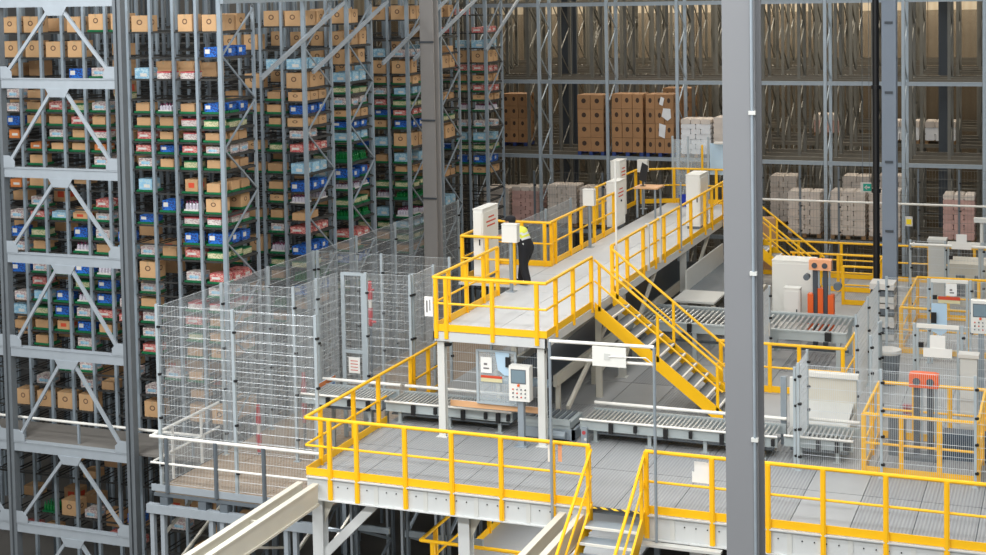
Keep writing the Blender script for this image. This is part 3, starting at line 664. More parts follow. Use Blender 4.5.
# truss tower in front of the first rack
TY = 27.3; TX = (-25.85, -22.6, -19.36); TZ = (8.97, 7.17, 5.17, 3.24, 1.1, -1.07, -2.95, -4.9)
r = thing('truss_frame', 'light grey truss frame of wide beams and inverted V braces before the nearest rack', 'frame', (-21, TY, GZ))
for x in TX:
    part('column', MB().box(x - .1, TY - .09, GZ, x - .03, TY + .09, 9.4).box(x + .04, TY - .09, GZ, x + .1, TY + .09, 9.4).box(x - .04, TY + .03, GZ, x + .05, TY + .07, 9.4).box(x - .008, TY - .06, GZ, x + .018, TY + .05, 9.4), 'truss_column', r)
for i, z in enumerate(TZ):
    for x0, x1 in zip(TX, TX[1:]):
        xm = (x0 + x1) / 2
        bm = part('beam', MB().box(x0 + .1, TY - .07, z - .11, x1 - .1, TY + .07, z + .11).box(x0 + .1, TY - .085, z + .09, x1 - .1, TY + .085, z + .115), 'truss', r)
        part('gusset_plate', MB().prism([(xm - .32, z - .11), (xm + .32, z - .11), (xm + .2, z - .3), (xm - .2, z - .3)], 'y', TY - .085, TY - .07), 'truss', bm)
        for s, xx in ((1, x0 + .1), (-1, x1 - .1)):
            part('gusset_plate', MB().prism([(xx, z + .11), (xx + s * .3, z + .11), (xx + s * .3, z + .26), (xx + s * .16, z + .38), (xx, z + .38)], 'y', TY - .085, TY - .07), 'truss', bm)
        if i + 1 < len(TZ):
            zb = TZ[i + 1]
            part('brace', MB().bar((xm - .2, TY - .04, z - .2), (x0 + .28, TY - .04, zb + .28), .06, .07), 'truss', r)
            part('brace', MB().bar((xm + .2, TY - .04, z - .2), (x1 - .28, TY - .04, zb + .28), .06, .07), 'truss', r)
# catwalk behind the truss
r = thing('catwalk', 'narrow brown catwalk with white rails in front of the nearest rack', 'walkway', (-21, 28, -1.05))
part('walk_board', MB().box(-26, 27.45, -1.06, -17.65, 28.75, -1.0), 'concrete', r)
part('handrail', MB().tube((-26, 27.6, -.52), (-17.7, 27.6, -.52), .032, 8), 'white_tube', r)
for i in range(6): part('post', MB().cbox(-25.5 + 1.5 * i, 27.6, -1, .05, .05, .48), 'galv', r)

# ------------------------------------------------------------------ columns
def h_column(label, x, y, w, z0, z1, m, name='steel_column', clip=None):
    r = thing(name, label, 'column', (x, y, z0))
    part('shaft', MB().box(x - w / 2, y - w / 2, z0, x + w / 2, y - w / 2 + .05, z1).box(x - w / 2, y + w / 2 - .05, z0, x + w / 2, y + w / 2, z1).box(x - .04, y - w / 2 + .05, z0, x + .04, y + w / 2 - .05, z1), m, r)
    part('base_plate', MB().cbox(x, y, z0, w + .06, w + .06, .03), m, r)
    return r
r = h_column('broad pale grey column in the right foreground, from bottom to top', -4.13, 19.5, .43, GZ, 15, 'grey_column')
part('conduit', MB().tube((-3.95, 19.255, GZ + .1), (-3.95, 19.255, 14.9), .02, 8), 'galv', r)
for z in (-1.2, .9, 3.1, 5.3, 7.4, 9.2): part('conduit_clamp', MB().cbox(-3.95, 19.26, z, .09, .06, .05), 'cabinet_grey', r)
r = h_column('blue-grey steel column beside the hanging black cable', -4.58, 39.8, .36, .01, 15, 'blue_column')
for z in (2.6, 4.4, 6.2, 8): part('splice_plate', MB().box(-4.68, 39.59, z, -4.48, 39.62, z + .06), 'dark_column', r)
single('cable_riser', MB().tube((-4.93, 39.8, .02), (-4.93, 39.8, 15), .085, 10).tube((-4.93, 39.8, 3.6), (-4.93, 39.8, 3.7), .12, 10).tube((-4.93, 39.8, 6.3), (-4.93, 39.8, 6.4), .12, 10), 'black', 'thick black cable riser hanging left of the blue-grey column', 'cable', (-4.93, 39.8, .02))
r = h_column('pale weathered column in front of the fourth and fifth tray racks', -17.02, 38.6, .4, -1, 15, 'old_column')
for z in (1, 3.2, 5.4, 7.6): part('joint_band', MB().box(-17.24, 38.37, z, -16.8, 38.4, z + .05), 'dark_column', r)

# ------------------------------------------------------------------ conveyors
ROLL = MB().tube((0, 0, 0), (0, .78, 0), .022, 8).mesh('roller', 'steel_roller')
def conveyor(label, x0, x1, y0, zt, zfloor, guide=True, step=.088, nleg=3):
    r = thing('roller_conveyor', label, 'conveyor', ((x0 + x1) / 2, y0 + .45, zfloor))
    for i, y in enumerate((y0, y0 + .9)):
        part('side_rail', MB().box(x0, y - .025, zt - .16, x1, y + .025, zt + .02).box(x0, y - .045, zt - .17, x1, y + .03, zt - .15), 'conveyor_grey', r)
    if guide:
        part('guide_rail', MB().tube((x0, y0 + .96, zt + .11), (x1, y0 + .96, zt + .11), .035, 8), 'white_tube', r)
        part('guide_rail', MB().tube((x0, y0 - .06, zt + .04), (x1, y0 - .06, zt + .04), .024, 8), 'white_tube', r)
    n = int((x1 - x0) / step)
    for i in range(n): inst(ROLL, 'roller', (x0 + .05 + i * step, y0 + .06, zt - .01), r)
    for i in range(nleg):
        x = x0 + .3 + (x1 - x0 - .6) * i / (nleg - 1)
        for y in (y0 + .05, y0 + .85):
            part('leg', MB().cbox(x, y, zfloor, .07, .06, zt - .16 - zfloor).cbox(x, y, zfloor, .16, .14, .015), 'conveyor_grey', r)
        xa = min(x + .35, x1 - .3); xb = min(x + .85, x1 - .08)
        part('sensor', MB().cbox(xa, y0 - .06, zt - .2, .08, .07, .2), 'black', r)
        part('sensor', MB().cbox(xb, y0 - .06, zt - .14, .06, .07, .13), 'black', r)
    part('drip_tray', MB().box(x0 + .1, y0 + .05, zt - .26, x1 - .1, y0 + .85, zt - .23), 'galv_dark', r)
    return r
conveyor('roller conveyor running past the platform fence to the upper deck', -15.6, -13.7, 28.2, .42, -1, nleg=2)
conveyor('roller conveyor passing under the front of the upper deck', -13.6, -10.75, 28.2, .42, 0)
conveyor('roller conveyor in front of the yellow deck stairs', -9.3, -5.35, 28.2, .42, 0, nleg=4)
conveyor('roller conveyor section before the cream lift housing', -5.25, -3.95, 28.35, .42, 0, nleg=2)
# transfer unit between
r = thing('transfer_unit', 'low metal transfer unit between conveyor sections under the deck', 'machine', (-10, 28.6, 0))
part('base_frame', MB().box(-10.6, 28.1, .02, -9.4, 28.16, .22).box(-10.6, 29.0, .02, -9.4, 29.06, .22).box(-10.6, 28.1, .02, -10.54, 29.06, .22).box(-9.46, 28.1, .02, -9.4, 29.06, .22), 'galv', r)
part('carriage', MB().box(-10.45, 28.15, .22, -9.5, 28.95, .36).box(-10.45, 28.12, .3, -9.5, 28.16, .42), 'conveyor_grey', r)
for i in range(7): part('belt_strip', MB().box(-10.4 + i * .125, 28.2, .36, -10.34 + i * .125, 28.9, .4), 'galv_dark', r)
part('motor', MB().tube((-9.9, 28.0, .14), (-9.55, 28.0, .14), .08, 10), 'galv', r)
part('feet', MB().cbox(-10.57, 28.13, 0, .12, .12, .02).cbox(-9.43, 28.13, 0, .12, .12, .02).cbox(-10.57, 29.03, 0, .12, .12, .02).cbox(-9.43, 29.03, 0, .12, .12, .02), 'galv_dark', r)
r = thing('signal_box', 'small grey box with red lamp on the floor by the conveyor', 'box', (-9.15, 28.0, 0))
part('body', MB().cbox(-9.15, 28.0, 0, .12, .1, .34), 'galv', r); part('lamp', MB().tube((-9.15, 27.94, .25), (-9.15, 27.95, .25), .04, 8), 'red', r)
part('lamp', MB().tube((-9.12, 27.94, .12), (-9.12, 27.95, .12), .03, 8), 'white_card', r)

# belt conveyor running away under the deck
r = thing('belt_conveyor', 'cream framed belt conveyor running back under the upper deck', 'conveyor', (-10.8, 34, 0))
for x in (-11.7, -10.35): part('side_frame', MB().box(x - .04, 29.7, .62, x + .04, 44, .86), 'cream_steel', r)
part('belt', MB().box(-11.6, 29.75, .7, -10.45, 44, .74), 'dark_blue', r)
for y in (29.9, 32.4, 35, 38, 41, 43.8):
    for x in (-11.7, -10.35): part('leg', MB().cbox(x, y, 0, .09, .09, .62), 'cream_steel', r)
part('end_drum', MB().tube((-11.6, 29.72, .68), (-10.45, 29.72, .68), .09, 12), 'lens_blue', r)
part('brace', MB().bar((-10.35, 32.4, .05), (-10.35, 34.9, .6), .06, .08), 'cream_steel', r)

# clear door and fence below the deck front
r = thing('clear_door', 'aluminium framed clear door with notices below the upper deck front', 'door', (-10.9, 27.75, .6))
for x in (-11.32, -10.5): part('stile', MB().cbox(x, 27.75, .72, .05, .04, 1.1), 'fence_post', r)
for z in (.72, 1.78): part('rail', MB().box(-11.3, 27.73, z, -10.52, 27.77, z + .05), 'fence_post', r)
part('pane', MB().box(-11.29, 27.745, .77, -10.53, 27.755, 1.78), 'clear', r)
nt = part('notice', MB().box(-11.24, 27.72, 1.36, -11.0, 27.726, 1.68), 'paper', r)
part('lettering', MB().box(-11.17, 27.714, 1.52, -11.1, 27.72, 1.56).box(-11.18, 27.714, 1.44, -11.06, 27.72, 1.47), 'ink', nt)
nt = part('warning_strip', MB().box(-11.24, 27.72, 1.18, -10.78, 27.726, 1.3), 'cream', r)
part('lettering', MB().box(-11.24, 27.714, 1.26, -10.78, 27.72, 1.31), 'red_ink', nt)
part('lock_plate', MB().prism([(-10.92, 1.8), (-10.62, 1.8), (-10.62, 1.34), (-10.72, 1.34), (-10.86, 1.44)], 'y', 27.7, 27.72), 'lens_blue', r)
part('lock', MB().cbox(-10.64, 27.69, 1.52, .09, .06, .2), 'black', r)
r = thing('deck_skirt_fence', 'mesh guard with yellowish bottom rail below the upper deck front', 'fence', (-11, 27.8, .6))
part('bottom_rail', MB().box(-11.95, 27.79, .6, -9.98, 27.85, .72), 'desk_wood', r)
mb = MB()
for i in range(42): mb.tube((-11.95 + i * .047, 27.82, .7), (-11.95 + i * .047, 27.82, 1.95), .0022, 3)
for i in range(7): mb.tube((-11.95, 27.82, .72 + i * .2), (-9.98, 27.82, .72 + i * .2), .0055, 4)
part('wire_panel', mb, 'wire', r, kind='stuff')

# wide roller conveyor further back
r = thing('pallet_conveyor', 'wide pallet roller conveyor behind the deck stairs and the grey column', 'conveyor', (-7.7, 35.9, 0))
ROLL2 = MB().tube((0, 0, 0), (0, 1.74, 0), .03, 8).mesh('roller', 'steel_roller')
for y in (34.93, 36.8): part('side_rail', MB().box(-10.25, y - .05, .74, -5.0, y + .05, .95).box(-10.25, y - .07, .93, -5.0, y + .05, .97), 'conveyor_grey', r)
for i in range(41): inst(ROLL2, 'roller', (-10.18 + i * .126, 35.0, .9), r)
for x in (-10.1, -8.6, -7, -5.2):
    for y in (34.93, 36.8): part('leg', MB().cbox(x, y, 0, .1, .08, .74).cbox(x, y, 0, .2, .18, .015), 'conveyor_grey', r)
part('sensor', MB().cbox(-5.42, 34.82, .78, .14, .1, .2).cbox(-8.7, 34.82, .78, .1, .1, .2), 'black', r)
part('cross_tie', MB().bar((-10.1, 35.9, .3), (-5.1, 35.9, .3), .06), 'galv_dark', r)
r = thing('roller_table', 'flat grey chute table beside the upper deck over the pallet conveyor', 'conveyor', (-9, 38.5, 0))
part('table_plate', MB().box(-9.7, 37.0, 1.0, -8.6, 38.4, 1.05), 'cabinet_grey', r)
part('side_guard', MB().box(-9.7, 38.4, .95, -9.66, 42.8, 1.55).box(-8.62, 38.4, .95, -8.58, 42.8, 1.2), 'cabinet_grey', r)
part('belt', MB().box(-9.66, 38.4, .95, -8.62, 42.8, 1.0), 'galv_dark', r)
for y in (37.1, 40, 42.6):
    for x in (-9.6, -8.65): part('leg', MB().cbox(x, y, 0, .1, .1, .95), 'cream_steel', r)
r = thing('side_table', 'cream slanted cover plate behind the pallet conveyor', 'machine', (-7.9, 37.9, 0))
part('cover', MB().prism([(37.3, .9), (39.4, 1.05), (39.4, 1.1), (37.3, .95)], 'x', -8.4, -7.75), 'cream_steel', r)
for x in (-8.35, -7.8):
    for y in (37.4, 39.3): part('leg', MB().cbox(x, y, 0, .08, .08, .9), 'galv_dark', r)

# lifter machines
def lifter(label, x, y, z1, body):
    r = thing('chain_lifter', label, 'machine', (x, y, 0))
    for dx in (-.12, .13): part('mast', MB().box(x + dx - .06, y - .06, .02, x + dx + .05, y + .06, z1 - .1), 'dark_column', r)
    for dx in (-.02, .24): part('chain', MB().box(x + dx - .03, y - .07, .3, x + dx + .02, y - .05, z1 - .1), 'galv', r)
    hd = part('head_plate', MB().prism([(x - .26, z1 - .24), (x + .28, z1 - .24), (x + .28, z1), (x + .2, z1 + .02), (x - .2, z1 + .02), (x - .26, z1)], 'y', y - .14, y + .12), 'machine_peach' if body else 'machine_orange', r)
    for dx in (-.12, .13): part('sprocket', MB().tube((x + dx, y - .17, z1 - .12), (x + dx, y - .13, z1 - .12), .07, 10), 'dark_column', hd)
    part('base', MB().box(x - .35, y - .25, 0, x + .35, y + .25, .06), 'galv_dark', r)
    if body:
        part('carriage', MB().box(x - .3, y - .12, .45, x - .16, y + .1, 1.35).box(x + .2, y - .12, .45, x + .34, y + .1, 1.35).box(x - .05, y - .11, .45, x + .08, y + .1, 1.5), 'machine_orange', r)
        part('motor', MB().tube((x + .42, y - .05, 1.55), (x + .42, y + .15, 1.55), .1, 10).tube((x - .34, y - .05, 1.75), (x - .34, y + .15, 1.75), .08, 10), 'galv_dark', r)
    else:
        part('drive_box', MB().cbox(x - .5, y + .1, 0, .3, .3, .75), 'galv_dark', r); part('drive_box', MB().cbox(x + .75, y + .2, 0, .8, .4, .5), 'dark_blue', r)
    return r
lifter('orange twin-mast chain lifter behind the pallet conveyor', -6.0, 37.4, 2.2, True)
lifter('dark twin-mast lifter with orange head inside the near yellow cage', -2.75, 29.2, 1.62, False)
cabinet('large cream machine cabinet behind the orange lifter', -7.45, -6.4, 38.7, 39.4, 0, 1.9, False, 'machine_cabinet')
cabinet('small grey switch cabinet left of the orange lifter', -7.0, -6.6, 37.9, 38.2, 0, 1.35, False, 'machine_cabinet')
# cage rails
def cage(label, x0, x1, y0, y1, px=3):
    xs = [x0 + (x1 - x0) * i / px for i in range(px + 1)]
    ps = [(x, y0) for x in xs] + [(x, y1) for x in xs] + [(x0, (y0 + y1) / 2), (x1, (y0 + y1) / 2)]
    railing('cage_railing', label, [(x0, y0), (x1, y0), (x1, y1), (x0, y1), (x0, y0)], 0, ps, h=1.12)
cage('near yellow railing cage around the orange-headed lifter', -3.7, -1.68, 27.92, 30.25, 3)
cage('far yellow railing cage behind the mesh fence at right', -4.05, -.9, 37.4, 41.4, 4)
railing('guard_railing', 'low yellow railing below the pallet conveyor right of the grey column', [(-7.6, 32.9), (-4.75, 32.9), (-4.75, 34.6)], 0, [(-7.5, 32.9), (-6.4, 32.9), (-5.75, 32.9), (-4.8, 32.9), (-4.75, 34.5)])
railing('guard_railing', 'long far yellow railing before the wrapped pallets', [(-9.5, 46.4), (-1.5, 46.4)], 0, [(-9.4 + 1.3 * i, 46.4) for i in range(7)])
railing('guard_railing', 'far yellow railing in front of the longest far one, left of the column', [(-8.0, 44.4), (-5.3, 44.4), (-5.3, 42.6), (-6.2, 42.6)], 0, [(-7.9, 44.4), (-6.6, 44.4), (-5.35, 44.4), (-5.35, 42.7), (-6.2, 42.6)])
stair('far_stairs', 'far yellow stairs descending to the right behind the grey column', (-9.72, 2.2), (-6.95, .02), 'y', 43.1, 44.1, 10, m_tread='galv')
# right hand fences
fence('waist-high wire fence in front of the near yellow cage', [(-4.87, 27.72), (-3.36, 27.72), (-1.72, 27.72), (0, 27.72)], 0, 2.0, pw=.05)
fence('short wire fence panel beside the cream lift housing', [(-4.95, 27.8), (-4.95, 29.2)], 0, 1.9, pw=.05, vs=.03, hs=.12)
fence('wire fence panel running back behind the near cage', [(-3.88, 30.35), (-3.88, 31.6)], 0, 2.0, pw=.05, vs=.03, hs=.12)
fence('wire fence with gate and white notice behind the near yellow cage', [(-3.85, 31.7), (-3.17, 31.7), (-2.23, 31.7), (0, 31.7)], 0, 2.0, pw=.06, skip=(1,))
fence('wire fence panel right of the pallet conveyor end', [(-4.42, 32.2), (-4.42, 34.1), (-4.42, 36)], 0, 2.0, pw=.05, vs=.03, hs=.12)
fence('wire fence panel crossing above the pallet conveyor', [(-6.76, 33.7), (-6.76, 34.75)], 0, 2.0, pw=.05, vs=.03, hs=.12)
fence('wire fence in front of the far cage with the sign and blue door', [(-4.3, 36.6), (-3.33, 36.6), (-2.38, 36.6), (0, 36.6)], 0, 2.0, pw=.06, skip=(1,))
fence('far wire fence with white top tube right of the blue-grey column', [(-4.3, 42), (-3.38, 42), (-2.42, 42), (0, 42)], 0, 2.0, pw=.06, skip=(1,))
fence('tall mesh fence in front of the pallet racks, left half', [(-17.1 + 2.4 * i, 47.3) for i in range(4)], -1, 2.9, wire='wire_dim', post='galv_dark', vs=.1, hs=.25)
r = fence('tall mesh fence in front of the pallet racks, right half', [(-9.4 + 1.2 * i, 47.3) for i in range(8)], 0, 3.3, wire='wire_dim', post='galv_dark', vs=.1, hs=.25)
part('top_tube', MB().tube((-9.4, 47.26, 2.24), (-1, 47.26, 2.24), .035, 8), 'white_tube', r)
single('fence_tube', MB().tube((-4.3, 41.9, 1.92), (0, 41.9, 1.92), .04, 8).cbox(-4.2, 41.93, 1.87, .05, .12, .1), 'white_tube', 'pale tube along the far right fence top', 'tube', (-2, 41.9, 1.9))

# notices
def notice_t(label, x, y, z, s, name='paper_notice'):
    r = thing(name, label, 'sign', (x, y, z))
    part('sheet', MB().box(x - .16 * s, y - .01, z + .2 * s, x + .16 * s, y, z + .48 * s), 'paper', r)
    part('shelf_sheet', MB().box(x - .3 * s, y - .02, z, x + .3 * s, y - .01, z + .2 * s), 'paper', r)
notice_t('white T-shaped notice on the wire gate behind the near cage', -2.7, 31.64, 1.36, .95)
notice_t('white T-shaped notice on the far fence at right', -2.95, 41.85, 1.85, .85)
r = thing('warning_notice', 'white notice above a red and yellow warning strip on the far fence', 'sign', (-2.8, 36.5, 1.5))
part('sheet', MB().box(-2.93, 36.5, 1.66, -2.68, 36.51, 1.95), 'paper', r)
part('lettering', MB().box(-2.84, 36.495, 1.78, -2.78, 36.5, 1.82).box(-2.84, 36.495, 1.72, -2.74, 36.5, 1.75), 'ink', r)
st_ = part('warning_strip', MB().box(-3.1, 36.49, 1.48, -2.6, 36.5, 1.58), 'cream', r); part('red_band', MB().box(-3.1, 36.485, 1.56, -2.6, 36.492, 1.64), 'red_ink', st_)
r = thing('blue_door_panel', 'pale blue lock panel with black handle on the far fence', 'panel', (-3.05, 36.5, .9))
part('panel', MB().prism([(-3.25, 1.46), (-2.9, 1.46), (-2.9, .8), (-3.05, .7), (-3.25, .8)], 'y', 36.49, 36.52), 'lens_blue', r)
part('handle', MB().cbox(-3.2, 36.46, 1.0, .12, .06, .25), 'black', r)
for x, y, lab in ((-2.7, 31.7, 'grey gate frame holding the T-shaped notice'), (-2.85, 36.6, 'grey gate frame under the warning notice'), (-2.9, 42.0, 'grey gate frame at the far fence')):
    r = thing('wire_gate', lab, 'gate', (x, y, 0))
    for dx in (-.4, .4): part('stile', MB().cbox(x + dx, y - .02, .02, .05, .05, 1.98), 'fence_post', r)
    part('head_rail', MB().box(x - .42, y - .05, 1.95, x + .42, y, 2.03), 'white_tube', r)
    part('lock', MB().cbox(x - .33, y - .05, 1.55, .1, .05, .1), 'black', r)
    mb = MB()
    for i in range(20): mb.tube((x - .36 + i * .038, y - .02, .1), (x - .36 + i * .038, y - .02, 1.95), .0032, 3)
    for i in range(10): mb.tube((x - .38, y - .02, .12 + i * .2), (x + .38, y - .02, .12 + i * .2), .004, 4)
    part('wire_panel', mb, 'wire', r, kind='stuff')
r = thing('exit_sign', 'green emergency exit sign with white left arrow', 'sign', (-6.0, 46, 2.75))
part('plate', MB().box(-6.16, 46, 2.74, -5.84, 46.02, 3.04), 'white_card', r)
part('green_field', MB().box(-6.08, 45.99, 2.78, -5.84, 46.0, 3.0), 'sign_green', r)
part('arrow', MB().box(-6.0, 45.98, 2.87, -5.88, 45.99, 2.91).prism([(-6.05, 2.89), (-5.97, 2.96), (-5.97, 2.82)], 'y', 45.98, 45.99), 'white_card', r)
part('hanger', MB().tube((-6.1, 46.01, 3.04), (-6.1, 46.01, 15), .008, 5).tube((-5.9, 46.01, 3.04), (-5.9, 46.01, 15), .008, 5), 'galv_dark', r)
for x0, z0, y, lab in ((-4.64, 2.08, 44.0, 'small yellow warning sign on the far mesh'), (-5.72, 0.94, 28.3, None)):
    if lab is None: continue
    r = thing('warning_sign', lab, 'sign', (x0, y, z0))
    part('plate', MB().box(x0, y, z0, x0 + .2, y + .01, z0 + .28), 'white_card', r); part('symbol', MB().box(x0 + .03, y - .006, z0 + .05, x0 + .17, y, z0 + .2), 'sign_yellow', r)
    part('pole', MB().tube((x0 + .1, y + .03, 0), (x0 + .1, y + .03, z0 + .2), .02, 6), 'galv_dark', r)
r = thing('warning_sign', 'yellow and white warning sign on the fence by the pallet conveyor', 'sign', (-6.9, 34.5, 1))
part('plate', MB().box(-7.0, 34.6, .86, -6.72, 34.62, 1.18), 'white_card', r); part('symbol', MB().box(-6.95, 34.592, .92, -6.78, 34.6, 1.1), 'sign_yellow', r)

# cream lift housing
r = thing('lift_housing', 'cream open-fronted lift housing behind the conveyor', 'machine', (-4.75, 30, 0))
part('back_wall', MB().box(-5.2, 30.6, 0, -4.2, 30.66, 1.1), 'cream_steel', r)
part('top_cap', MB().box(-5.2, 30.52, 1.06, -4.15, 30.7, 1.14), 'white_tube', r)
part('side_wall', MB().box(-4.24, 29.4, 0, -4.2, 30.6, .35), 'cream_steel', r)
part('side_wall', MB().box(-5.2, 29.4, 0, -5.16, 30.6, .35), 'cream_steel', r)
part('sloped_bed', MB().prism([(29.35, .25), (30.6, .5), (30.6, .54), (29.35, .29)], 'x', -5.15, -4.25), 'cabinet_grey', r)
for x in (-5.42, -5.24): part('guide_post', MB().cbox(x, 29.25, 0, .11, .1, 1.35), 'white_steel' if x > -5.3 else 'galv', r)
# trash bin, stack, box, small items
r = thing('waste_bin', 'round dark waste bin with pale rim behind the fence', 'bin', (-4.0, 34.4, 0))
part('body', MB().lathe((-4.0, 34.4, 0), [(.2, 0), (.26, .7), (.26, .75)], 14), 'galv_dark', r); part('bag_rim', MB().lathe((-4.0, 34.4, .7), [(.265, 0), (.285, .04), (.28, .1), (.25, .1)], 14), 'white_card', r)
single('red_box', MB().box(-3.42, 31.85, .02, -3.25, 32.0, .22).box(-3.43, 31.84, .2, -3.24, 32.01, .24), 'red', 'small red box on the floor behind the near cage', 'box', (-3.33, 31.9, .02))
r = thing('sheet_stack', 'stack of grey flat sheets below the blue-grey column', 'stack', (-4.4, 38.3, 0))
for i in range(9): part('sheet', MB().box(-4.95 + .02 * (i % 2), 38.5 + .02 * (i % 3), .02 + .16 * i, -4.35, 39.2, .02 + .16 * i + (.12 if i % 2 else .15)), ('cabinet_grey', 'galv_dark', 'white_card')[i % 3], r)
r = thing('pillar_box', 'pale machine pillar with white cap at the right edge', 'machine', (-2.0, 31.0, 0))
part('shaft', MB().cbox(-2.05, 31.1, 0, .32, .25, 1.55), 'cabinet_grey', r); part('cap', MB().cbox(-2.05, 31.1, 1.55, .4, .32, .07), 'white_card', r)
r = thing('white_stand', 'slim white T stand at the far right edge', 'stand', (-2.3, 39.5, 0))
part('pole', MB().tube((-2.45, 42.2, 0), (-2.45, 42.2, 2.55), .05, 8), 'white_steel', r); part('head', MB().cbox(-2.4, 42.2, 2.55, .5, .2, .12), 'white_steel', r)
r = thing('side_machine', 'beige machine block with dark slots behind the right fences', 'machine', (-2.5, 44, 0))
part('body', MB().box(-3.4, 43.2, 0, -1.2, 44.4, 1.2), 'cream_steel', r)
for i in range(4): part('slot', MB().box(-3.2 + i * .5, 43.18, .3, -2.95 + i * .5, 43.2, .9), 'galv_dark', r)
part('top_box', MB().box(-3.95, 43.4, 0, -3.5, 43.9, 1.75).box(-3.98, 43.37, 1.75, -3.47, 43.93, 1.82), 'cabinet_grey', r)

# ------------------------------------------------------------------ lower platform under the deck
r = thing('lower_platform', 'dark grey lower landing seen below the left deck', 'platform', (-10.5, 26.5, GZ))
part('plate', MB().box(-11.7, 25.1, -2.42, -8.2, 31, -2.36), 'deck_plain', r)
for x in (-11.5, -8.4):
    for y in (25.3, 30.6): part('leg', MB().cbox(x, y, GZ, .12, .12, -2.42 - GZ), 'galv', r)
railing('guard_railing', 'yellow railing of the lower landing seen below the left deck', [(-8.4, 25.3), (-11.55, 25.3), (-11.55, 30.5)], -2.36, [(-9.6, 25.3), (-10.6, 25.3), (-11.3, 25.3), (-11.55, 26), (-11.55, 27.4), (-11.55, 28.8)])
# steel racking below the deck
def low_rack(label, x, y0, y1):
    r = thing('storage_rack', label, 'rack', (x, y0, GZ))
    for y in (y0, y1):
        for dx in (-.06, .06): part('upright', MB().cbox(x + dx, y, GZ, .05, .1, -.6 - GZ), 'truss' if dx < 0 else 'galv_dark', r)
    z = GZ + .3; s = 1
    while z < -1.4:
        a_, b_ = (y0, y1) if s > 0 else (y1, y0)
        part('brace', MB().bar((x, a_, z), (x, b_, z + .8), .05), 'galv', r); z += .8; s = -s
    for z in (-4.4, -3.2, -2.0): part('beam', MB().box(x, y0 - .03, z, x + .8, y0 + .03, z + .12), 'galv', r)
for i, x in enumerate((-13.9, -12.75, -11.85)): low_rack('blue-grey rack upright below the left deck, %s from the corner column' % ORD[i], x, 27.2, 28.9)

# ------------------------------------------------------------------ pallet racks at the back
BAY = 2.4; PX = [-24.31 + BAY * i for i in range(12)]
ladder = MB()
for y in (0, 1.1): ladder.box(-.05, y - .045, GZ, -.03, y + .045, 12.5).box(.03, y - .045, GZ, .05, y + .045, 12.5).box(-.05, y - .05, GZ, .05, y - .04, 12.5)
z = GZ + .4; s = 1
while z < 12:
    ladder.bar((0, 0 if s > 0 else 1.1, z), (0, 1.1 if s > 0 else 0, z + .85), .035); z += .85; s = -s
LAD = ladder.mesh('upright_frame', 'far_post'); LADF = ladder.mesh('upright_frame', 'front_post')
PBEAM = MB().box(.06, -.03, -.07, BAY - .06, .03, .05).box(.06, -.035, .02, BAY - .06, .035, .055).mesh('pallet_beam', 'galv'); PBEAMD = PBEAM.copy(); PBEAMD.materials[0] = MATS['far_beam_dimmed']
ROWY = [48, 50.2, 53.8, 56, 60, 62.2]
for ri, y in enumerate(ROWY):
    r = thing('pallet_rack', '%s row of tall pallet racks behind the mesh fence' % ORD[ri] if ri else 'front row of tall pallet racks behind the mesh fence', 'rack', (-11, y, GZ))
    for i, x in enumerate(PX):
        if ri == 0 and x < -20: continue
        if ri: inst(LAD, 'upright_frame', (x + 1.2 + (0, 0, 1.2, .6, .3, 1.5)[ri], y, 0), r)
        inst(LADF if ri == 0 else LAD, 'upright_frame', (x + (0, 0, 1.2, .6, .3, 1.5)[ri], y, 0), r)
    for i, x in enumerate(PX[:-1]):
        if ri == 0 and x < -20: continue
        for z in (8.5, 5.9, 3.36, .85, -1.7):
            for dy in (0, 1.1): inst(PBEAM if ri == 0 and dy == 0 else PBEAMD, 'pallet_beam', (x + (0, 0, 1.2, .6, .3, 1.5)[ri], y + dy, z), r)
# pallet loads
PAL = MB()
for i in range(5): PAL.box(-.5 + i * .22, -.4, .11, -.38 + i * .22, .4, .13)
for x in (-.44, 0, .44): PAL.box(x - .06, -.4, 0, x + .06, .4, .11)
PALM = PAL.mesh('pallet', 'pallet_blue'); PALW = PAL.mesh('pallet', 'wood_pallet')
PCART = unit_carton('pallet_carton', ['carton_pallet', 'tape'], tape=False)
def load_cartons(label, x0, x1, y, z, top, nx, nl, wrap=False):
    w = x1 - x0; r = thing('pallet_load', label, 'pallet', ((x0 + x1) / 2, y + .4, z), 'pallets of cartons')
    inst(PALM, 'pallet', ((x0 + x1) / 2, y + .42, z), r, (w, 1, 1))
    h = (top - z - .13) / nl; cw = w / nx
    for l in range(nl):
        for i in range(nx):
            for j in range(3):
                if j == 1 and 0 < i < nx - 1 and l < nl - 1: continue
                inst(PCART, 'carton', (x0 + cw * (i + .5) + random.uniform(-.006, .006), y + .15 + .28 * j, z + .13 + h * l), r, (cw * .975, .27, h * .98))
    if wrap:  # white patches shaped as reflections off the film
        part('film_glint', MB().prism([(x1 - .4, z + 1.35), (x1 - .2, z + 1.2), (x1 - .08, z + 1.3), (x1 - .1, z + 1.6), (x1 - .34, z + 1.62)], 'y', y - .02, y - .012), 'wrap', r)
        part('film_glint', MB().prism([(x1 - .5, z + .7), (x1 - .3, z + .62), (x1 - .26, z + 1.05), (x1 - .48, z + 1.12)], 'y', y - .02, y - .012), 'wrap', r)
        part('film_glint', MB().prism([(x1 - .48, z + 1.75), (x1 - .36, z + 1.7), (x1 - .3, z + 1.95), (x1 - .42, z + 2.0)], 'y', y - .02, y - .012), 'wrap', r)
load_cartons('brown carton pallet, left of the three on the middle rack level', -15.78, -14.86, 48.0, 3.42, 5.46, 2, 4)
load_cartons('brown carton pallet, middle of the three on the middle rack level', -14.58, -13.5, 48.0, 3.42, 5.5, 3, 4)
load_cartons('brown carton pallet with painted film glints, right of the three on the rack', -13.4, -12.45, 48.0, 3.42, 5.5, 3, 4, True)
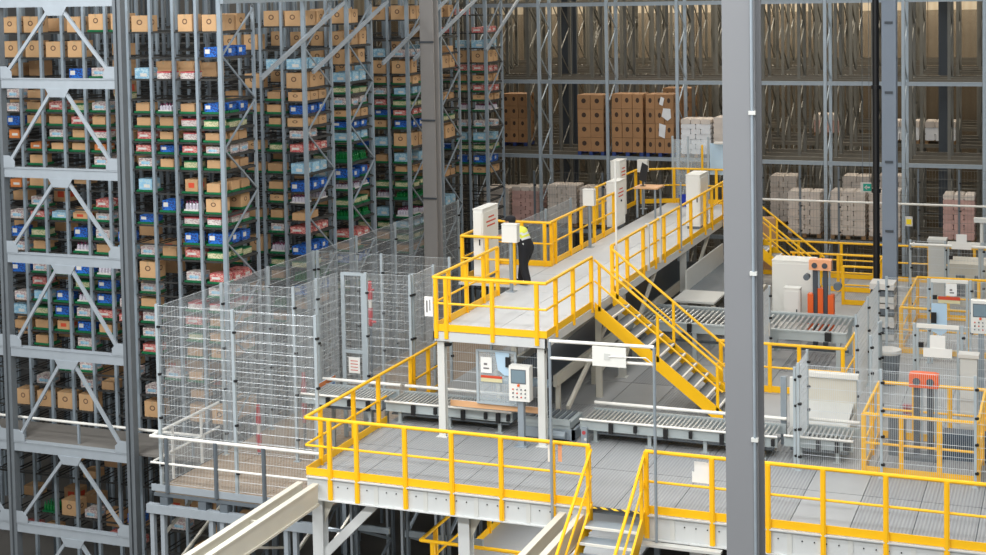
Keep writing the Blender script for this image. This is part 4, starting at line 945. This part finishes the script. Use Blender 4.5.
load_cartons('dim brown carton pallet in the rack beside the last tray rack', -19.4, -18.45, 50.3, 3.42, 5.3, 3, 4)
load_cartons('brown carton pallet behind the right one of the three', -13.42, -12.4, 50.3, 3.42, 5.55, 3, 4)
def load_sacks(label, x0, x1, y, z, top, m, nl=9, capm='sack'):
    w = x1 - x0; r = thing('pallet_load', label, 'pallet', ((x0 + x1) / 2, y + .4, z), 'wrapped pallets')
    inst(PALW, 'pallet', ((x0 + x1) / 2, y + .42, z), r, (w, 1, 1))
    h = (top - z - .13) / nl
    for l in range(nl):
        nx = 2 if l % 2 else 3
        for i in range(nx):
            e = .03; cx0 = x0 + w * i / nx + .008; cx1 = x0 + w * (i + 1) / nx - .008; zz = z + .13 + h * l; jy = random.uniform(-.02, .02)
            mb = MB().prism([(cx0, zz + e), (cx0 + e, zz), (cx1 - e, zz), (cx1, zz + e), (cx1, zz + h - e), (cx1 - e, zz + h), (cx0 + e, zz + h), (cx0, zz + h - e)], 'y', y + jy, y + .85 + jy)
            part('sack', mb, m if l < nl - 1 else capm, r)
load_sacks('white film-wrapped pallet on the rack right of the cartons', -12.2, -11.2, 47.95, 3.42, 4.7, 'wrap', 7)
load_sacks('second white wrapped pallet on the rack, next to the grey column', -11.15, -10.1, 48.1, 3.42, 4.75, 'sack', 7)
for i, (x0, x1, t, m, lab) in enumerate(((-19.3, -18.35, 2.2, 'sack', 'pale wrapped pallet left of the pink one behind the deck'), (-18.25, -17.25, 2.25, 'sack_pink', 'pinkish wrapped pallet behind the upper deck'),
        (-16.95, -15.9, 2.35, 'sack', 'pale wrapped pallet right of the pink one behind the deck'), (-15.8, -14.8, 2.3, 'sack', 'pale wrapped pallet behind the far control box'),
        (-8.75, -7.7, 2.4, 'sack', 'white wrapped pallet behind the far stairs'), (-7.4, -6.3, 2.45, 'sack', 'white wrapped pallet left of the exit sign'),
        (-6.2, -5.22, 2.5, 'sack', 'pale wrapped pallet behind the black cable'), (-3.95, -3.0, 2.45, 'sack_pink', 'reddish wrapped pallet at the right behind the yellow sign'))):
    load_sacks(lab, x0, x1, 48.15, .92, t, m)
for i, (x0, x1, t, m, lab) in enumerate(((-9.75, -8.85, 2.6, 'sack', 'wrapped pallet in the second rack row above the far stairs'), (-7.35, -6.42, 2.65, 'sack', 'wrapped pallet in the second rack row behind the exit sign'),
        (-6.2, -5.2, 2.7, 'sack', 'wrapped pallet in the second rack row behind the cable'))):
    load_sacks(lab, x0, x1, 50.4, .92, t, m, 8)
for i, (x0, x1, zb, y, m, lab) in enumerate(((-6.2, -5.2, 3.4, 53.9, 'wrap', 'low white load on the right rear rack, left of two'), (-5.02, -3.98, 3.4, 53.9, 'wrap', 'low white load on the right rear rack, right of two'), (-9.2, -8.25, 3.4, 56.1, 'sack_pink', 'low pale load on the rear rack near the grey column'))):
    load_sacks(lab, x0, x1, y, zb, zb + .8, m, 3)
single('floor_carton', MB().box(-9.6, 46.8, .02, -8.9, 47.2, 1.7).box(-9.5, 46.79, .9, -9.2, 46.8, 1.3), 'carton', 'tall brown carton stack beside the far stairs', 'carton', (-9.2, 47, .02))
h_column('dark steel column among the rear racks at the left', -17.4, 51.9, .55, GZ, 15, 'dark_column')
h_column('dark steel column among the rear racks at the right', -4.15, 52.0, .45, GZ, 15, 'dark_column')
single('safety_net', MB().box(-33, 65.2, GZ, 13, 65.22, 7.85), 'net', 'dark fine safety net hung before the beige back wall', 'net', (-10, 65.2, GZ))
# glass screen at the far end
r = thing('screen_wall', 'clear screen with grey posts at the far end of the upper deck', 'screen', (-10.8, 45.9, UZ))
for x in (-12.05, -11.55, -10.9, -10.0): part('post', MB().cbox(x, 46.3, UZ - .2, .06, .06, 2.3), 'fence_post', r)
part('pane', MB().box(-12.05, 46.29, UZ + .1, -10.9, 46.3, UZ + 2.0), 'clear', r)
part('panel', MB().box(-10.85, 46.28, UZ + .9, -10.05, 46.3, UZ + 1.9), 'lens_blue', r)
part('lamp_head', MB().cbox(-10.4, 46.1, UZ + 1.9, .5, .2, .06), 'white_card', r)
single('safety_post', MB().tube((-10.95, 45.7, UZ), (-10.95, 45.7, 4.1), .035, 8).cbox(-10.95, 45.7, UZ, .14, .14, .02), 'yellow', 'thin tall yellow post at the far end of the upper deck', 'post', (-10.95, 45.7, UZ))

# ------------------------------------------------------------------ the worker
def worker(x, y, z):
    root = thing('person', 'worker in black clothes and yellow high-visibility vest at the control box', 'person', (x, y, z))
    # local frame: facing -x; s = sideways (+y far side)
    J = {}; E = []; RAD = {}
    def j(n, p, r, par=None):
        J[n] = (Vector(p), r); 
        if par: E.append((par, n))
    j('pelvis', (.04, 0, .93), (.17, .15)); j('waist', (.0, 0, 1.08), (.165, .14), 'pelvis'); j('chest', (-.1, 0, 1.26), (.19, .16), 'waist'); j('upper', (-.19, 0, 1.38), (.17, .12), 'chest')
    j('neck', (-.29, 0, 1.45), (.058, .058), 'upper'); j('jaw', (-.36, 0, 1.5), (.075, .07), 'neck'); j('head', (-.37, 0, 1.575), (.098, .085), 'jaw'); j('crown', (-.37, 0, 1.645), (.075, .07), 'head')
    for s, n in ((-1, 'n'), (1, 'f')):
        fx = -.24 if s > 0 else .08
        j('hip' + n, (.02, s * .1, .86), (.13, .12), 'pelvis'); j('knee' + n, (fx * .5 - .02, s * .11, .48), (.1, .095), 'hip' + n); j('ankle' + n, (fx + .04, s * .11, .1), (.08, .078), 'knee' + n)
        j('heel' + n, (fx + .05, s * .11, .05), (.05, .045), 'ankle' + n); j('toe' + n, (fx - .17, s * .12, .035), (.045, .032), 'heel' + n)
        ex = -.2 if s < 0 else -.26
        j('shoulder' + n, (-.18, s * .2, 1.36), (.08, .08), 'upper'); j('elbow' + n, (ex, s * .25, 1.13), (.052, .052), 'shoulder' + n)
        j('wrist' + n, (-.43, s * .17, 1.2), (.036, .034), 'elbow' + n); j('palm' + n, (-.5, s * .15, 1.22), (.042, .024), 'wrist' + n)
        for k2 in range(4):
            oy = s * .15 + (k2 - 1.5) * .021
            ln = (.06, .075, .07, .055)[k2]
            j('f%s%da' % (n, k2), (-.54, oy, 1.225), (.0095, .0095), 'palm' + n); j('f%s%db' % (n, k2), (-.54 - ln * .6, oy, 1.215), (.009, .009), 'f%s%da' % (n, k2)); j('f%s%dc' % (n, k2), (-.54 - ln, oy, 1.19), (.008, .008), 'f%s%db' % (n, k2))
        j('t%sa' % n, (-.5, s * .15 - s * .045, 1.215), (.011, .011), 'palm' + n); j('t%sb' % n, (-.54, s * .15 - s * .06, 1.2), (.0095, .0095), 't%sa' % n)
    names = list(J); idx = {n: i for i, n in enumerate(names)}
    me = bpy.data.meshes.new('body'); me.from_pydata([J[n][0] for n in names], [(idx[p], idx[q]) for p, q in E], [])
    o = bpy.data.objects.new('body_tmp', me); COL.objects.link(o)
    sk = o.modifiers.new('skin', 'SKIN'); sk.use_smooth_shade = True
    sv = me.skin_vertices[0].data
    for i, n in enumerate(names): sv[i].radius = J[n][1]; sv[i].use_root = (n == 'pelvis')
    ss = o.modifiers.new('sub', 'SUBSURF'); ss.levels = 2; ss.render_levels = 2
    dg = bpy.context.evaluated_depsgraph_get(); ev = o.evaluated_get(dg)
    m2 = bpy.data.meshes.new_from_object(ev); bpy.data.objects.remove(o)
    m2.name = 'body'
    m2.materials.clear()
    for mm in ('cloth_black', 'skin', 'vest', 'reflective', 'rubber'): m2.materials.append(MATS[mm])
    for p in m2.polygons:
        q = p.center; mi = 0
        if q.z > 1.45 and q.x < -.2: mi = 1
        elif q.x < -.45 and q.z < 1.3: mi = 1
        elif .98 < q.z < 1.47 and q.x > -.36 and abs(q.y) < .2 and (q.z > 1.17):
            mi = 2
            if 1.17 < q.z < 1.21 or (1.28 < q.z < 1.32): mi = 3
        elif q.z < .085: mi = 4
        if 1.1 < q.z < 1.47 and abs(q.y) >= .2: mi = 0
        p.material_index = mi; p.use_smooth = True
    bo = bpy.data.objects.new('body', m2); COL.objects.link(bo); bo.parent = root; OFF[bo.name] = OFF[root.name]
    ox, oy, oz = OFF[root.name]
    H = (ox - .375, oy, oz + 1.59)
    mb = MB().lathe((H[0] + .01, H[1], H[2] + .0), [(.112, 0), (.116, .04), (.1, .09), (.06, .122), (.01, .13)], 14); mb.box(H[0] - .19, H[1] - .075, H[2] + .005, H[0] - .08, H[1] + .075, H[2] + .018)
    part('cap', mb, 'cloth_black', bo)
    part('hair', MB().lathe((H[0] + .025, H[1], H[2] - .07), [(.075, 0), (.092, .03), (.1, .075)], 12), 'rubber', bo)
    part('face_features', MB().cbox(H[0] - .105, H[1] - .035, H[2] - .012, .012, .026, .012).cbox(H[0] - .105, H[1] + .035, H[2] - .012, .012, .026, .012).cbox(H[0] - .1, H[1], H[2] - .085, .012, .05, .01), 'rubber', bo)
    part('nose', MB().prism([(H[0] - .09, H[2]), (H[0] - .13, H[2] - .045), (H[0] - .09, H[2] - .05)], 'y', H[1] - .014, H[1] + .014), 'skin', bo)
    part('ear', MB().cbox(H[0] + .01, H[1] - .1, H[2] - .05, .035, .016, .06), 'skin', bo); part('ear', MB().cbox(H[0] + .01, H[1] + .1, H[2] - .05, .035, .016, .06), 'skin', bo)
    root.scale = (1.12, 1.12, .92); root.rotation_euler[2] = math.radians(-14)
    part('badge', MB().cbox(ox + .05, oy - .16, oz + .98, .03, .01, .1), 'reflective', bo)
worker(-12.0, 32.5, UZ)

for lb, ns in LABELS.items():
    if len(ns) > 1: print('DUP LABEL', lb, ns[:3], len(ns))
print('objects', len(bpy.data.objects))
